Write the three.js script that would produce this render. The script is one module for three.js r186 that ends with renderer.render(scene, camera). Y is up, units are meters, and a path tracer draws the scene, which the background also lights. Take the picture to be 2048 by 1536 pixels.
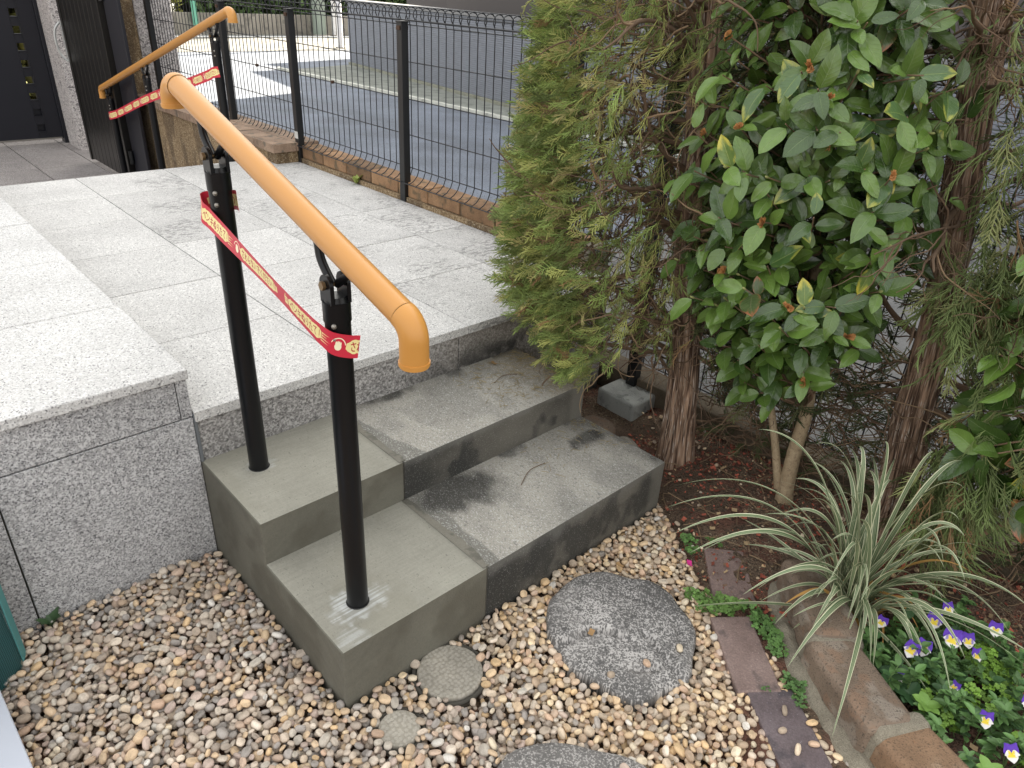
import * as THREE from 'three';
import { mergeGeometries } from 'three/addons/utils/BufferGeometryUtils.js';
import { RoundedBoxGeometry } from 'three/addons/geometries/RoundedBoxGeometry.js';

// ---------------------------------------------------------------- camera, sky, sun, exposure
const scene = new THREE.Scene();
const camera = new THREE.PerspectiveCamera(55.96, 4 / 3, 0.05, 300);
camera.rotation.order = 'YXZ';
camera.rotation.set(-0.4964, -0.7733, 0.0558);
camera.position.set(-0.4485, 1.244, 0.871);
const renderer = new THREE.WebGLRenderer({ antialias: true });
renderer.toneMapping = THREE.LinearToneMapping;
renderer.toneMappingExposure = 6.9;
renderer.shadowMap.enabled = true;

const SUN = new THREE.Vector3(0.873, 0.423, -0.243).normalize();

// ---------------------------------------------------------------- random numbers and noise
function rng(seed) { let s = seed >>> 0; return () => { s = (s + 0x6d2b79f5) | 0; let t = Math.imul(s ^ (s >>> 15), 1 | s); t = (t + Math.imul(t ^ (t >>> 7), 61 | t)) ^ t; return ((t ^ (t >>> 14)) >>> 0) / 4294967296; }; }
const hash = (x, y, s) => { let h = Math.imul(x, 374761393) + Math.imul(y, 668265263) + Math.imul(s, 1274126177); h = Math.imul(h ^ (h >>> 13), 1274126177); h ^= h >>> 16; return (h >>> 0) / 4294967296; };
const sm = (t) => t * t * (3 - 2 * t);
function noise(x, y, px = 1 << 20, s = 0, py = px) {
  const xi = Math.floor(x), yi = Math.floor(y), fx = sm(x - xi), fy = sm(y - yi);
  const x0 = ((xi % px) + px) % px, x1 = (x0 + 1) % px, y0 = ((yi % py) + py) % py, y1 = (y0 + 1) % py;
  const a = hash(x0, y0, s), b = hash(x1, y0, s), c = hash(x0, y1, s), d = hash(x1, y1, s);
  return a + (b - a) * fx + (c - a) * fy + (a - b - c + d) * fx * fy;
}
function fbm(u, v, f, oct, s = 0) { let r = 0, a = 0.5, n = 0; for (let i = 0; i < oct; i++) { r += a * noise(u * f, v * f, f, s + i); n += a; a *= 0.5; f *= 2; } return r / n; }
const n3 = (x, y, z, s = 0) => (noise(x, y, 1 << 20, s) + noise(y + 17.3, z, 1 << 20, s + 1) + noise(z + 5.1, x + 9.7, 1 << 20, s + 2)) / 3;
const clamp = (x, a = 0, b = 1) => Math.min(b, Math.max(a, x));
const sstep = (a, b, x) => { const t = clamp((x - a) / (b - a)); return t * t * (3 - 2 * t); };
const lerp = (a, b, t) => a + (b - a) * t;
const mix3 = (a, b, t) => [lerp(a[0], b[0], t), lerp(a[1], b[1], t), lerp(a[2], b[2], t)];
const scl = (a, k) => [a[0] * k, a[1] * k, a[2] * k];
const toS = (c) => { c = clamp(c); return Math.round(255 * (c <= 0.0031308 ? c * 12.92 : 1.055 * Math.pow(c, 1 / 2.4) - 0.055)); };

// fn(u, v) -> [r, g, b, height] in linear values; gives { map, bump }
function tex(w, h, fn, wrap = true) {
  const d = new Uint8Array(w * h * 4), b = new Uint8Array(w * h);
  for (let y = 0; y < h; y++) for (let x = 0; x < w; x++) {
    const c = fn((x + 0.5) / w, (y + 0.5) / h), i = (y * w + x) * 4;
    d[i] = toS(c[0]); d[i + 1] = toS(c[1]); d[i + 2] = toS(c[2]); d[i + 3] = c[4] === undefined ? 255 : Math.round(255 * clamp(c[4]));
    b[y * w + x] = Math.round(255 * clamp(c[3] ?? 0.5));
  }
  const set = (t) => { t.magFilter = THREE.LinearFilter; t.minFilter = THREE.LinearMipmapLinearFilter; t.wrapS = t.wrapT = wrap ? THREE.RepeatWrapping : THREE.ClampToEdgeWrapping; t.needsUpdate = true; return t; };
  const map = set(new THREE.DataTexture(d, w, h, THREE.RGBAFormat)); map.colorSpace = THREE.SRGBColorSpace;
  const bump = set(new THREE.DataTexture(b, w, h, THREE.RedFormat));
  return { map, bump };
}
function std(o, t, bump = 0, size = 1, sizeV = size) {
  const m = new THREE.MeshPhysicalMaterial(o);
  if (t) {
    m.map = t.map.clone(); m.map.repeat.set(1 / size, 1 / sizeV);
    if (bump) { m.bumpMap = t.bump.clone(); m.bumpMap.repeat.set(1 / size, 1 / sizeV); m.bumpScale = bump; }
  }
  m.side = o.side ?? THREE.FrontSide;
  return m;
}

// ---------------------------------------------------------------- sky and sun
{
  const w = 512, h = 256, d = new Float32Array(w * h * 4);
  for (let y = 0; y < h; y++) for (let x = 0; x < w; x++) {
    const el = ((y + 0.5) / h - 0.5) * Math.PI, az = ((x + 0.5) / w - 0.5) * 2 * Math.PI;
    const dir = new THREE.Vector3(Math.cos(az) * Math.cos(el), Math.sin(el), Math.sin(az) * Math.cos(el));
    const g = Math.max(0, dir.dot(SUN)), up = Math.max(0, dir.y);
    const cl = sstep(0.42, 0.75, fbm(x / w, y / h, 8, 5, 40)) * (0.35 + 0.65 * up);
    let c = mix3([0.245, 0.238, 0.224], [0.212, 0.217, 0.223], Math.pow(up, 0.6));
    c = mix3(c, [0.27, 0.27, 0.275], cl * 0.8);
    const glow = 0.34 * Math.pow(g, 5) + 0.09 * g * g;
    c = [c[0] + glow * 1.08, c[1] + glow, c[2] + glow * 0.86];
    if (dir.y < 0) c = mix3(c, [0.1, 0.1, 0.1], sstep(0, 0.1, -dir.y));
    d.set([c[0], c[1], c[2], 1], (y * w + x) * 4);
  }
  const t = new THREE.DataTexture(d, w, h, THREE.RGBAFormat, THREE.FloatType);
  t.mapping = THREE.EquirectangularReflectionMapping; t.magFilter = THREE.LinearFilter; t.needsUpdate = true;
  scene.background = t; scene.environment = t;
}
const sun = new THREE.DirectionalLight(new THREE.Color(1, 0.9, 0.74), 4.6);
sun.position.copy(SUN).multiplyScalar(40).add(new THREE.Vector3(3, 0, -5)); sun.target.position.set(3, 0, -5);
sun.castShadow = true; sun.shadow.mapSize.set(4096, 4096); sun.shadow.radius = 1.5;
Object.assign(sun.shadow.camera, { left: -20, right: 20, top: 16, bottom: -16, near: 1, far: 90 });
scene.add(sun, sun.target);

// ---------------------------------------------------------------- scene helpers
const used = {};
const numbered = (n) => { const k = used[n] = (used[n] ?? -1) + 1; return k ? n + '_' + String(k).padStart(3, '0') : n; };
function tag(o, label, category, group, kind) { Object.assign(o.userData, { label }); if (category) o.userData.category = category; if (group) o.userData.group = group; if (kind) o.userData.kind = kind; return o; }
function thing(name, label, category, pos = [0, 0, 0], turn = 0, group) {
  const o = new THREE.Group(); o.name = numbered(name); o.position.set(...pos); o.rotation.y = turn; scene.add(o);
  return tag(o, label, category, group);
}
function mesh(name, geo, mat, parent, pos) {
  const m = new THREE.Mesh(geo, mat); m.name = parent === scene ? numbered(name) : name; m.castShadow = m.receiveShadow = true;
  if (pos) m.position.set(...pos);
  parent.add(m); return m;
}
const struct = (name, geo, mat, label) => { const m = mesh(name, geo, mat, scene); m.userData.kind = 'structure'; if (label) m.userData.label = label; return m; };
// planar uv in metres by the main direction of each face
function metricUV(g, off = [0, 0]) {
  if (g.index) g = g.toNonIndexed();
  const p = g.attributes.position, uv = new Float32Array(p.count * 2), a = new THREE.Vector3(), b = new THREE.Vector3(), c = new THREE.Vector3();
  for (let i = 0; i < p.count; i += 3) {
    a.fromBufferAttribute(p, i); b.fromBufferAttribute(p, i + 1); c.fromBufferAttribute(p, i + 2);
    const n = b.clone().sub(a).cross(c.clone().sub(a)); const ax = Math.abs(n.x), ay = Math.abs(n.y), az = Math.abs(n.z);
    [a, b, c].forEach((v, k) => { const q = ay >= ax && ay >= az ? [v.x, -v.z] : az >= ax ? [v.x, v.y] : [-v.z, v.y]; uv[(i + k) * 2] = q[0] + off[0]; uv[(i + k) * 2 + 1] = q[1] + off[1]; });
  }
  g.setAttribute('uv', new THREE.BufferAttribute(uv, 2)); return g;
}
// box given by its corners, with rounded edges and metric uv
function box(x0, x1, y0, y1, z0, z1, r = 0.002, off) {
  const g = r > 0 ? new RoundedBoxGeometry(x1 - x0, y1 - y0, z1 - z0, 2, Math.min(r, (x1 - x0) / 2.1, (y1 - y0) / 2.1, (z1 - z0) / 2.1)) : new THREE.BoxGeometry(x1 - x0, y1 - y0, z1 - z0);
  g.translate((x0 + x1) / 2, (y0 + y1) / 2, (z0 + z1) / 2);
  return metricUV(g, off);
}
const V = (x, y, z) => new THREE.Vector3(x, y, z);
// tube through points with a radius at each
function tube(pts, rad, seg = 8, caps = true) {
  const P = [], N = [], U = [], I = [], n = pts.length, R = (i) => (typeof rad === 'number' ? rad : rad[i]);
  let nrm = null, len = 0;
  for (let i = 0; i < n; i++) {
    const t = pts[Math.min(n - 1, i + 1)].clone().sub(pts[Math.max(0, i - 1)]).normalize();
    if (!nrm) nrm = Math.abs(t.y) < 0.9 ? V(0, 1, 0) : V(1, 0, 0);
    nrm = nrm.clone().addScaledVector(t, -nrm.dot(t)).normalize();
    const bi = t.clone().cross(nrm);
    if (i) len += pts[i].distanceTo(pts[i - 1]);
    for (let j = 0; j <= seg; j++) {
      const a = (j / seg) * Math.PI * 2, d = nrm.clone().multiplyScalar(Math.cos(a)).addScaledVector(bi, Math.sin(a));
      const r = R(i); P.push(pts[i].x + d.x * r, pts[i].y + d.y * r, pts[i].z + d.z * r); N.push(d.x, d.y, d.z); U.push(j / seg, len);
    }
  }
  for (let i = 0; i < n - 1; i++) for (let j = 0; j < seg; j++) { const a = i * (seg + 1) + j, b = a + seg + 1; I.push(a, a + 1, b, a + 1, b + 1, b); }
  if (caps) for (const [i, flip] of [[0, 1], [n - 1, 0]]) {
    const c = P.length / 3, t = (i ? pts[n - 1].clone().sub(pts[n - 2]) : pts[0].clone().sub(pts[1])).normalize();
    P.push(pts[i].x, pts[i].y, pts[i].z); N.push(t.x, t.y, t.z); U.push(0.5, 0);
    for (let j = 0; j <= seg; j++) { const k = (i * (seg + 1) + j) * 3; P.push(P[k], P[k + 1], P[k + 2]); N.push(t.x, t.y, t.z); U.push(0, 0); }
    for (let j = 0; j < seg; j++) flip ? I.push(c, c + 2 + j, c + 1 + j) : I.push(c, c + 1 + j, c + 2 + j);
  }
  const g = new THREE.BufferGeometry();
  g.setAttribute('position', new THREE.Float32BufferAttribute(P, 3)); g.setAttribute('normal', new THREE.Float32BufferAttribute(N, 3)); g.setAttribute('uv', new THREE.Float32BufferAttribute(U, 2)); g.setIndex(I);
  return g;
}
const merge = (list) => mergeGeometries(list.map((g) => { const q = g.index ? g.toNonIndexed() : g; for (const k of Object.keys(q.attributes)) if (!['position', 'normal', 'uv', 'color'].includes(k)) q.deleteAttribute(k); return q; }));
const smooth = (pts, n) => new THREE.CatmullRomCurve3(pts).getPoints(n);
function sheet(poly, y, seg = 0) { const s = new THREE.Shape(poly.map(([x, z]) => new THREE.Vector2(x, -z))); const g = new THREE.ShapeGeometry(s); g.rotateX(-Math.PI / 2); g.translate(0, y, 0); return metricUV(g); }
const inPoly = (x, z, P) => { let c = false; for (let i = 0, j = P.length - 1; i < P.length; j = i++) if ((P[i][1] > z) !== (P[j][1] > z) && x < ((P[j][0] - P[i][0]) * (z - P[i][1])) / (P[j][1] - P[i][1]) + P[i][0]) c = !c; return c; };
function instances(name, geo, mat, parent, list, colors) {
  const m = new THREE.InstancedMesh(geo, mat, list.length); m.name = parent === scene ? numbered(name) : name; m.castShadow = m.receiveShadow = true;
  list.forEach((x, i) => { m.setMatrixAt(i, x); if (colors) m.setColorAt(i, new THREE.Color().setRGB(...colors[i])); });
  m.userData.kind = 'stuff'; parent.add(m); return m;
}
const M4 = (pos, quat, s) => new THREE.Matrix4().compose(pos, quat, typeof s === 'number' ? V(s, s, s) : s);
const quatFrom = (x, y, z) => new THREE.Quaternion().setFromRotationMatrix(new THREE.Matrix4().makeBasis(x, y, z));
// a turn that brings +y to dir, rolled about it
function aim(dir, roll = 0) { return new THREE.Quaternion().setFromUnitVectors(V(0, 1, 0), dir.clone().normalize()).multiply(new THREE.Quaternion().setFromAxisAngle(V(0, 1, 0), roll)); }

// ---------------------------------------------------------------- measures of the place (metres)
const H1 = 0.1453, H2 = 0.2545, H3 = 0.3886, H4 = 0.4992, D1 = 0.308, D2 = 0.6027, SEC = 0.36, XR = 1.0, FX = 1.475;

// ---------------------------------------------------------------- materials
function granite(base, dark, light, seed, worn = 0) {
  return tex(1024, 1024, (u, v) => {
    const a = noise(u * 400, v * 400, 400, seed), b = noise(u * 230 + 3, v * 230, 230, seed + 1), c = noise(u * 512, v * 512, 512, seed + 2);
    const big = fbm(u, v, 5, 4, seed + 5);
    let t = mix3(base, light, sstep(0.5, 0.85, b) * 0.8);
    t = mix3(t, dark, sstep(0.6, 0.78, a * 0.65 + c * 0.35) * 0.85);
    t = mix3(t, scl(dark, 0.7), sstep(0.74, 0.84, b * 0.5 + a * 0.5) * 0.9);
    t = scl(t, 0.86 + 0.28 * big);
    if (worn) { const w2 = 0.02 * fbm(u, v, 12, 3, seed + 9), s = sstep(0.5, 0.66, 0.5 * noise(u * 40 + w2 * 40, v * 110 + w2 * 90, 40, seed + 12, 110) + 0.5 * noise(u * 90, v * 170, 90, seed + 13, 170)) * sstep(0.38, 0.6, fbm(u, v, 4, 4, seed + 20)); t = mix3(t, [0.17, 0.168, 0.165], s * worn); }
    return [...t, 0.35 * a + 0.35 * b + 0.3 * c];
  });
}
const GT = granite([0.56, 0.555, 0.545], [0.2, 0.198, 0.2], [0.74, 0.735, 0.72], 3);
const GW = granite([0.53, 0.525, 0.515], [0.18, 0.178, 0.18], [0.7, 0.695, 0.68], 31, 0.62);
const GF = tex(1024, 1024, (u, v) => {
  const a = noise(u * 330, v * 330, 330, 70), b = noise(u * 240, v * 240, 240, 71), c = noise(u * 500, v * 500, 500, 72), e = noise(u * 420 + 9, v * 420, 420, 74);
  let t = mix3([0.3, 0.298, 0.3], [0.56, 0.557, 0.56], sstep(0.3, 0.75, b * 0.6 + c * 0.4));
  t = mix3(t, [0.05, 0.05, 0.056], sstep(0.58, 0.76, a * 0.6 + e * 0.4) * 0.8);
  return [...scl(t, 0.8 + 0.4 * fbm(u, v, 4, 3, 76)), 0.5 * a + 0.5 * b];
});
const GR = tex(1024, 512, (u, v) => {   // riser stone, dirtier towards one end and towards the foot; u spans 1.5 m, v 0.15 m
  const a = noise(u * 620, v * 62, 620, 80, 62), b = noise(u * 420, v * 42, 420, 81, 42), e = noise(u * 300, v * 30, 300, 82, 30);
  let t = mix3([0.24, 0.23, 0.222], [0.5, 0.485, 0.47], sstep(0.3, 0.75, b * 0.6 + a * 0.4));
  t = mix3(t, [0.055, 0.052, 0.05], sstep(0.55, 0.72, a * 0.5 + e * 0.5) * 0.75);
  const old = sstep(0.3, 0.6, u), foot = sstep(0.62, 0.1, v + 0.35 * (fbm(u, v * 0.1, 18, 4, 84) - 0.5));
  t = mix3(t, [0.2, 0.17, 0.13], old * 0.45);
  t = mix3(t, [0.02, 0.02, 0.019], foot * (0.15 + old * 0.75) * sstep(0.3, 0.55, fbm(u, v * 0.1, 22, 4, 86)));
  return [...t, 0.5 * a + 0.5 * b];
}, false);
// concrete of the steps. Upper half: treads seen from above (x SEC0..SEC0+0.66, z -0.61..0), lower half: front faces (y 0..0.27)
const CN = tex(1024, 1024, (u, v) => {
  const top = v > 0.5, f = noise(u * 512, v * 512, 512, 100), g = noise(u * 220, v * 220, 220, 101), brush = noise(u * 9, v * 420, 9, 102, 420), brush2 = noise(u * 26, v * 512, 26, 103, 512);
  const cl = fbm(u, v, 5, 4, 105);
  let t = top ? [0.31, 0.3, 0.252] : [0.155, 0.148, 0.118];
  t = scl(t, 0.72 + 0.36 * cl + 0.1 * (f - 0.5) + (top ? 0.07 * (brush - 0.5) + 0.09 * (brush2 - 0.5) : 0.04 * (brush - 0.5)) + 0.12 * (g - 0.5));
  t = mix3(t, [0.1, 0.098, 0.08], sstep(0.76, 0.84, g * 0.5 + f * 0.5) * 0.65);
  if (!top) { t = mix3(t, [0.085, 0.077, 0.057], sstep(0.46, 0.7, fbm(u, v, 7, 4, 108)) * 0.6); t = mix3(t, [0.24, 0.232, 0.195], sstep(0.6, 0.75, fbm(u * 1.0, v, 6, 5, 109)) * 0.35); t = scl(t, 1 + 0.1 * (noise(u * 5 + 2.5 * noise(u * 3, v * 3, 3, 113), v * 60 + 14 * noise(u * 4, v * 4, 4, 114), 1 << 20, 115) - 0.5)); t = mix3(t, [0.07, 0.065, 0.05], sstep(0.05, 0.0, v) * 0.5 * fbm(u, v, 16, 3, 116)); } else t = mix3(t, [0.22, 0.21, 0.165], sstep(0.52, 0.7, fbm(u, v, 6, 4, 117)) * 0.4);
  if (top) {
    const x = u * 0.66, z = -0.61 + (v - 0.5) * 2 * 0.61;
    for (const [px, pz, r] of [[0.089, -0.093, 0.045], [0.0965, -0.505, 0.03], [0.03, -0.02, 0.03]]) {
      const d = Math.hypot((x - px) * 0.75, z - pz) / r + 1.0 * (fbm(u, v, 40, 3, 110) - 0.5);
      t = mix3(t, [0.58, 0.6, 0.6], sstep(1.15, 0.45, d) * (r > 0.04 ? 0.6 : 0.28) * (0.35 + 0.9 * sstep(0.3, 0.65, brush)));
    }
    t = scl(t, 1 - 0.35 * sstep(0.335, 0.36, x + 0.012 * (fbm(u, v, 20, 3, 112) - 0.5)));
  }
  return [...t, 0.5 * f + 0.3 * g + 0.2 * brush];
});
const CO = tex(1024, 1024, (u, v) => {
  const top = v > 0.5, f = noise(u * 512, v * 512, 512, 120), g = noise(u * 300, v * 300, 300, 121), cl = fbm(u, v, 5, 5, 122), cl2 = fbm(u, v, 12, 4, 124);
  const x = SEC + u * 0.66, z = -0.61 + (v - 0.5) * 2 * 0.61;
  let t;
  if (top) {
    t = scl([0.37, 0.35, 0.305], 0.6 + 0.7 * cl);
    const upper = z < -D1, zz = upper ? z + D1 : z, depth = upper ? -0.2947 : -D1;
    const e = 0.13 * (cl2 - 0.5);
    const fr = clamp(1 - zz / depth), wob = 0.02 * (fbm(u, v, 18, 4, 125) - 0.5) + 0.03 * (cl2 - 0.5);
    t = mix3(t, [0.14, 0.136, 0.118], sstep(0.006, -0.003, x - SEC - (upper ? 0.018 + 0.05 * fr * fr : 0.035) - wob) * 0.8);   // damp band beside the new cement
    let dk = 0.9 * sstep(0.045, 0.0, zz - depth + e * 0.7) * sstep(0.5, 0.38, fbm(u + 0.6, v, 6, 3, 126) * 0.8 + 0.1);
    if (!upper) { dk = Math.max(dk, sstep(0.135, 0.05, Math.hypot((x - 0.47) * 0.8, (z + 0.245) * 1.25) + e)); dk = Math.max(dk, 0.95 * sstep(0.05, 0.025, Math.hypot((x - 0.925) * 0.7, (z + 0.215) * 1.2) + e * 0.5)); dk = Math.max(dk, 0.8 * sstep(0.03, 0.0, Math.hypot((x - 0.985) * 1.5, (z + 0.03) * 0.7) + e * 0.3)); }
    dk = Math.max(dk, 0.5 * sstep(0.93, 1.0, x + e));
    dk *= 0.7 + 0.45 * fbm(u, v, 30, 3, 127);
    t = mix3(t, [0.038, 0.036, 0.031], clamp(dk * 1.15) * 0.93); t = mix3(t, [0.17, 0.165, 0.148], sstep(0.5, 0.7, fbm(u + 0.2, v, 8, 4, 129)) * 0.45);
    t = mix3(t, [0.3, 0.24, 0.15], upper ? 0.4 * sstep(0.8, 0.98, x + e) : 0);
    t = mix3(t, [0.62, 0.62, 0.6], sstep(0.7, 0.84, f) * (0.55 - 0.35 * dk));
    t = mix3(t, [0.09, 0.09, 0.085], sstep(0.72, 0.86, g) * 0.5);
  } else {
    const y = (v / 0.5) * 0.3;
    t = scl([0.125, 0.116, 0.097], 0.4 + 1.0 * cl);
    t = mix3(t, [0.026, 0.026, 0.024], clamp(sstep(0.24, 0.02, x - SEC + 0.16 * (cl2 - 0.5)) + sstep(0.5, 0.62, fbm(u, v, 7, 4, 131)) * 0.8) * 0.9);
    const yy = y > H1 ? (y - H1) / (H2 - H1) : y / H1;
    t = mix3(t, [0.2, 0.196, 0.18], sstep(0.8, 1, yy + 0.3 * (cl2 - 0.5)) * 0.5);
    t = mix3(t, [0.33, 0.33, 0.3], sstep(0.76, 0.88, f) * 0.4);
    t = mix3(t, [0.2, 0.19, 0.16], sstep(0.93, 0.96, x) * 0.6);
  }
  return [...t, 0.55 * f + 0.45 * g];
});
const AGG = tex(512, 512, (u, v) => {   // washed aggregate wall
  const a = noise(u * 90, v * 90, 90, 140), b = noise(u * 150, v * 150, 150, 141), c = noise(u * 256, v * 256, 256, 142), s = fbm(u, v * 0.4, 6, 4, 144);
  let t = mix3([0.17, 0.11, 0.055], [0.36, 0.27, 0.16], sstep(0.3, 0.75, a * 0.5 + b * 0.5));
  t = mix3(t, [0.07, 0.045, 0.025], sstep(0.45, 0.65, s) * 0.6);
  t = mix3(t, [0.6, 0.55, 0.45], sstep(0.76, 0.86, b * 0.6 + c * 0.4) * 0.8);
  return [...t, 0.5 * a + 0.5 * b];
});
const STUC = tex(512, 512, (u, v) => {  // rough stone of the gate pillars
  const a = noise(u * 80, v * 80, 80, 150), b = noise(u * 160, v * 160, 160, 151), w = fbm(u, v, 20, 4, 152);
  let t = mix3([0.36, 0.33, 0.32], [0.78, 0.73, 0.7], sstep(0.25, 0.7, a * 0.45 + b * 0.3 + w * 0.25));
  t = mix3(t, [0.09, 0.08, 0.08], sstep(0.57, 0.7, a * 0.6 + w * 0.4) * 0.8);
  return [...t, 0.4 * a + 0.3 * b + 0.3 * w];
});
const BRK = tex(512, 512, (u, v) => { const a = noise(u * 200, v * 200, 200, 160), b = fbm(u, v, 8, 5, 161); let t = mix3([0.15, 0.085, 0.045], [0.31, 0.19, 0.105], b); t = mix3(t, [0.06, 0.055, 0.035], sstep(0.55, 0.75, fbm(u, v, 11, 4, 165)) * 0.7); return [...scl(t, 0.8 + 0.4 * a), a]; });
const SLATE = tex(512, 512, (u, v) => { const a = noise(u * 256, v * 256, 256, 170), g = noise(u * 120, v * 120, 120, 174), b = fbm(u, v, 6, 5, 171); let t = mix3([0.17, 0.115, 0.1], [0.3, 0.22, 0.195], b); t = mix3(t, [0.075, 0.06, 0.06], sstep(0.55, 0.7, fbm(u, v, 9, 4, 172)) * 0.6); t = mix3(t, [0.5, 0.45, 0.42], sstep(0.82, 0.9, a * 0.7 + g * 0.3) * 0.7); return [...scl(t, 0.82 + 0.36 * g), 0.5 * a + 0.5 * b]; });
const ROCK = tex(512, 512, (u, v) => { const a = noise(u * 200, v * 200, 200, 180), b = fbm(u, v, 5, 6, 181), c = fbm(u, v, 14, 4, 182); let t = mix3([0.12, 0.085, 0.06], [0.3, 0.225, 0.165], b); t = mix3(t, [0.26, 0.15, 0.09], sstep(0.56, 0.72, c) * 0.45); t = mix3(t, [0.36, 0.33, 0.28], sstep(0.55, 0.7, fbm(u + 0.3, v, 7, 4, 185)) * 0.4); t = mix3(t, [0.06, 0.05, 0.04], sstep(0.74, 0.84, a) * 0.7); return [...t, 0.6 * b + 0.4 * a]; });
const SAND = tex(256, 256, (u, v) => { const a = noise(u * 128, v * 128, 128, 190), b = fbm(u, v, 8, 4, 191); let t = mix3([0.22, 0.2, 0.16], [0.48, 0.45, 0.38], a * 0.6 + b * 0.4); return [...t, a]; });
const STEPS = tex(1024, 1024, (u, v) => {   // stepping stones
  const a = noise(u * 230, v * 230, 230, 200), b = noise(u * 150, v * 150, 150, 201), c = noise(u * 400, v * 400, 400, 203), e = fbm(u, v, 5, 4, 202);
  let t = mix3([0.12, 0.115, 0.11], [0.44, 0.42, 0.4], sstep(0.44, 0.66, b * 0.4 + a * 0.35 + c * 0.25 + 0.22 * (e - 0.5)));
  t = mix3(t, [0.07, 0.068, 0.066], sstep(0.6, 0.75, fbm(u, v, 30, 3, 205)) * 0.5); t = mix3(t, [0.33, 0.31, 0.29], sstep(0.5, 0.66, fbm(u, v, 4, 4, 207)) * 0.2);
  return [...scl(t, 0.75 + 0.5 * e), 0.5 * a + 0.5 * b];
});
const CONC = tex(512, 512, (u, v) => { const a = noise(u * 256, v * 256, 256, 210), b = fbm(u, v, 6, 5, 211); const t = scl([0.34, 0.325, 0.275], 0.6 + 0.6 * b + 0.25 * (a - 0.5)); return [...mix3(t, [0.1, 0.1, 0.085], sstep(0.58, 0.72, fbm(u, v, 12, 4, 214)) * 0.5), 0.5 * a + 0.5 * b]; });
const LIDT = tex(512, 512, (u, v) => { let d1 = 9; const n = 34, x = u * n, y = v * n; for (let i = -1; i <= 1; i++) for (let j = -1; j <= 1; j++) { const cx = Math.floor(x) + i, cy = Math.floor(y) + j, h = ((cx % n) + n) % n, k = ((cy % n) + n) % n; d1 = Math.min(d1, Math.hypot(cx + 0.2 + 0.6 * hash(h, k, 1) - x, cy + 0.2 + 0.6 * hash(h, k, 2) - y)); } const b = fbm(u, v, 6, 5, 216), g = sstep(0.62, 0.25, d1), a = noise(u * 256, v * 256, 256, 217); return [...scl(mix3([0.31, 0.285, 0.235], [0.39, 0.36, 0.305], g), 0.65 + 0.5 * b + 0.2 * (a - 0.5)), 0.75 * g + 0.25 * a]; });
const ASPH = tex(1024, 1024, (u, v) => { const a = noise(u * 512, v * 512, 512, 220), b = noise(u * 300, v * 300, 300, 221), e = fbm(u, v, 4, 5, 222); let t = scl([0.158, 0.182, 0.225], 0.6 + 0.8 * e); t = mix3(t, [0.32, 0.32, 0.33], sstep(0.68, 0.9, a) * 0.6); t = mix3(t, [0.04, 0.04, 0.045], sstep(0.66, 0.85, b) * 0.6); return [...t, 0.5 * a + 0.5 * b]; });
const SOIL = tex(1024, 1024, (u, v) => {
  const a = noise(u * 300, v * 300, 300, 230), b = noise(u * 130, v * 130, 130, 231), e = fbm(u, v, 7, 5, 232);
  let t = mix3([0.055, 0.036, 0.024], [0.2, 0.135, 0.088], 0.6 * e + 0.4 * b);
  t = mix3(t, [0.16, 0.06, 0.04], sstep(0.5, 0.62, fbm(u + 0.4, v, 9, 4, 236)) * 0.55); t = mix3(t, [0.42, 0.35, 0.24], sstep(0.72, 0.86, a) * sstep(0.4, 0.7, e) * 0.9);
  t = mix3(t, [0.02, 0.014, 0.01], sstep(0.62, 0.8, b) * 0.6);
  return [...t, 0.4 * a + 0.4 * b + 0.2 * e];
});
const BARK = tex(512, 512, (u, v) => {
  const a = noise(u * 46, v * 7, 46, 240, 7), b = noise(u * 110, v * 13, 110, 241, 13), c = noise(u * 220, v * 30, 220, 242, 30), e = fbm(u, v, 4, 4, 243);
  const h = 0.45 * a + 0.35 * b + 0.2 * c;
  let t = mix3([0.05, 0.024, 0.013], [0.3, 0.175, 0.105], sstep(0.28, 0.75, h));
  t = mix3(t, [0.5, 0.41, 0.33], sstep(0.66, 0.85, c * 0.6 + b * 0.4) * 0.6);
  return [...scl(t, 0.7 + 0.6 * e), h];
});
const SMOOTHBARK = tex(256, 256, (u, v) => { const a = fbm(u, v, 12, 5, 250), b = noise(u * 90, v * 90, 90, 251); let t = mix3([0.3, 0.22, 0.13], [0.47, 0.37, 0.24], a); t = mix3(t, [0.16, 0.11, 0.07], sstep(0.62, 0.75, fbm(u, v, 20, 3, 252)) * 0.5); return [...scl(t, 0.85 + 0.3 * b), a]; });
const PEB = tex(256, 256, (u, v) => { const a = fbm(u, v, 6, 5, 260), b = noise(u * 70, v * 70, 70, 261), c = noise(u * 10, v * 40, 10, 262, 40); const k = 0.62 + 0.6 * a + 0.16 * (b - 0.5) + 0.2 * (c - 0.5); const dk = sstep(0.7, 0.85, b) * 0.25; return [k * (1 - dk), k * (1 - dk) * 0.99, k * (1 - dk) * 0.97, 0.6 * a + 0.4 * b]; });

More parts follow.
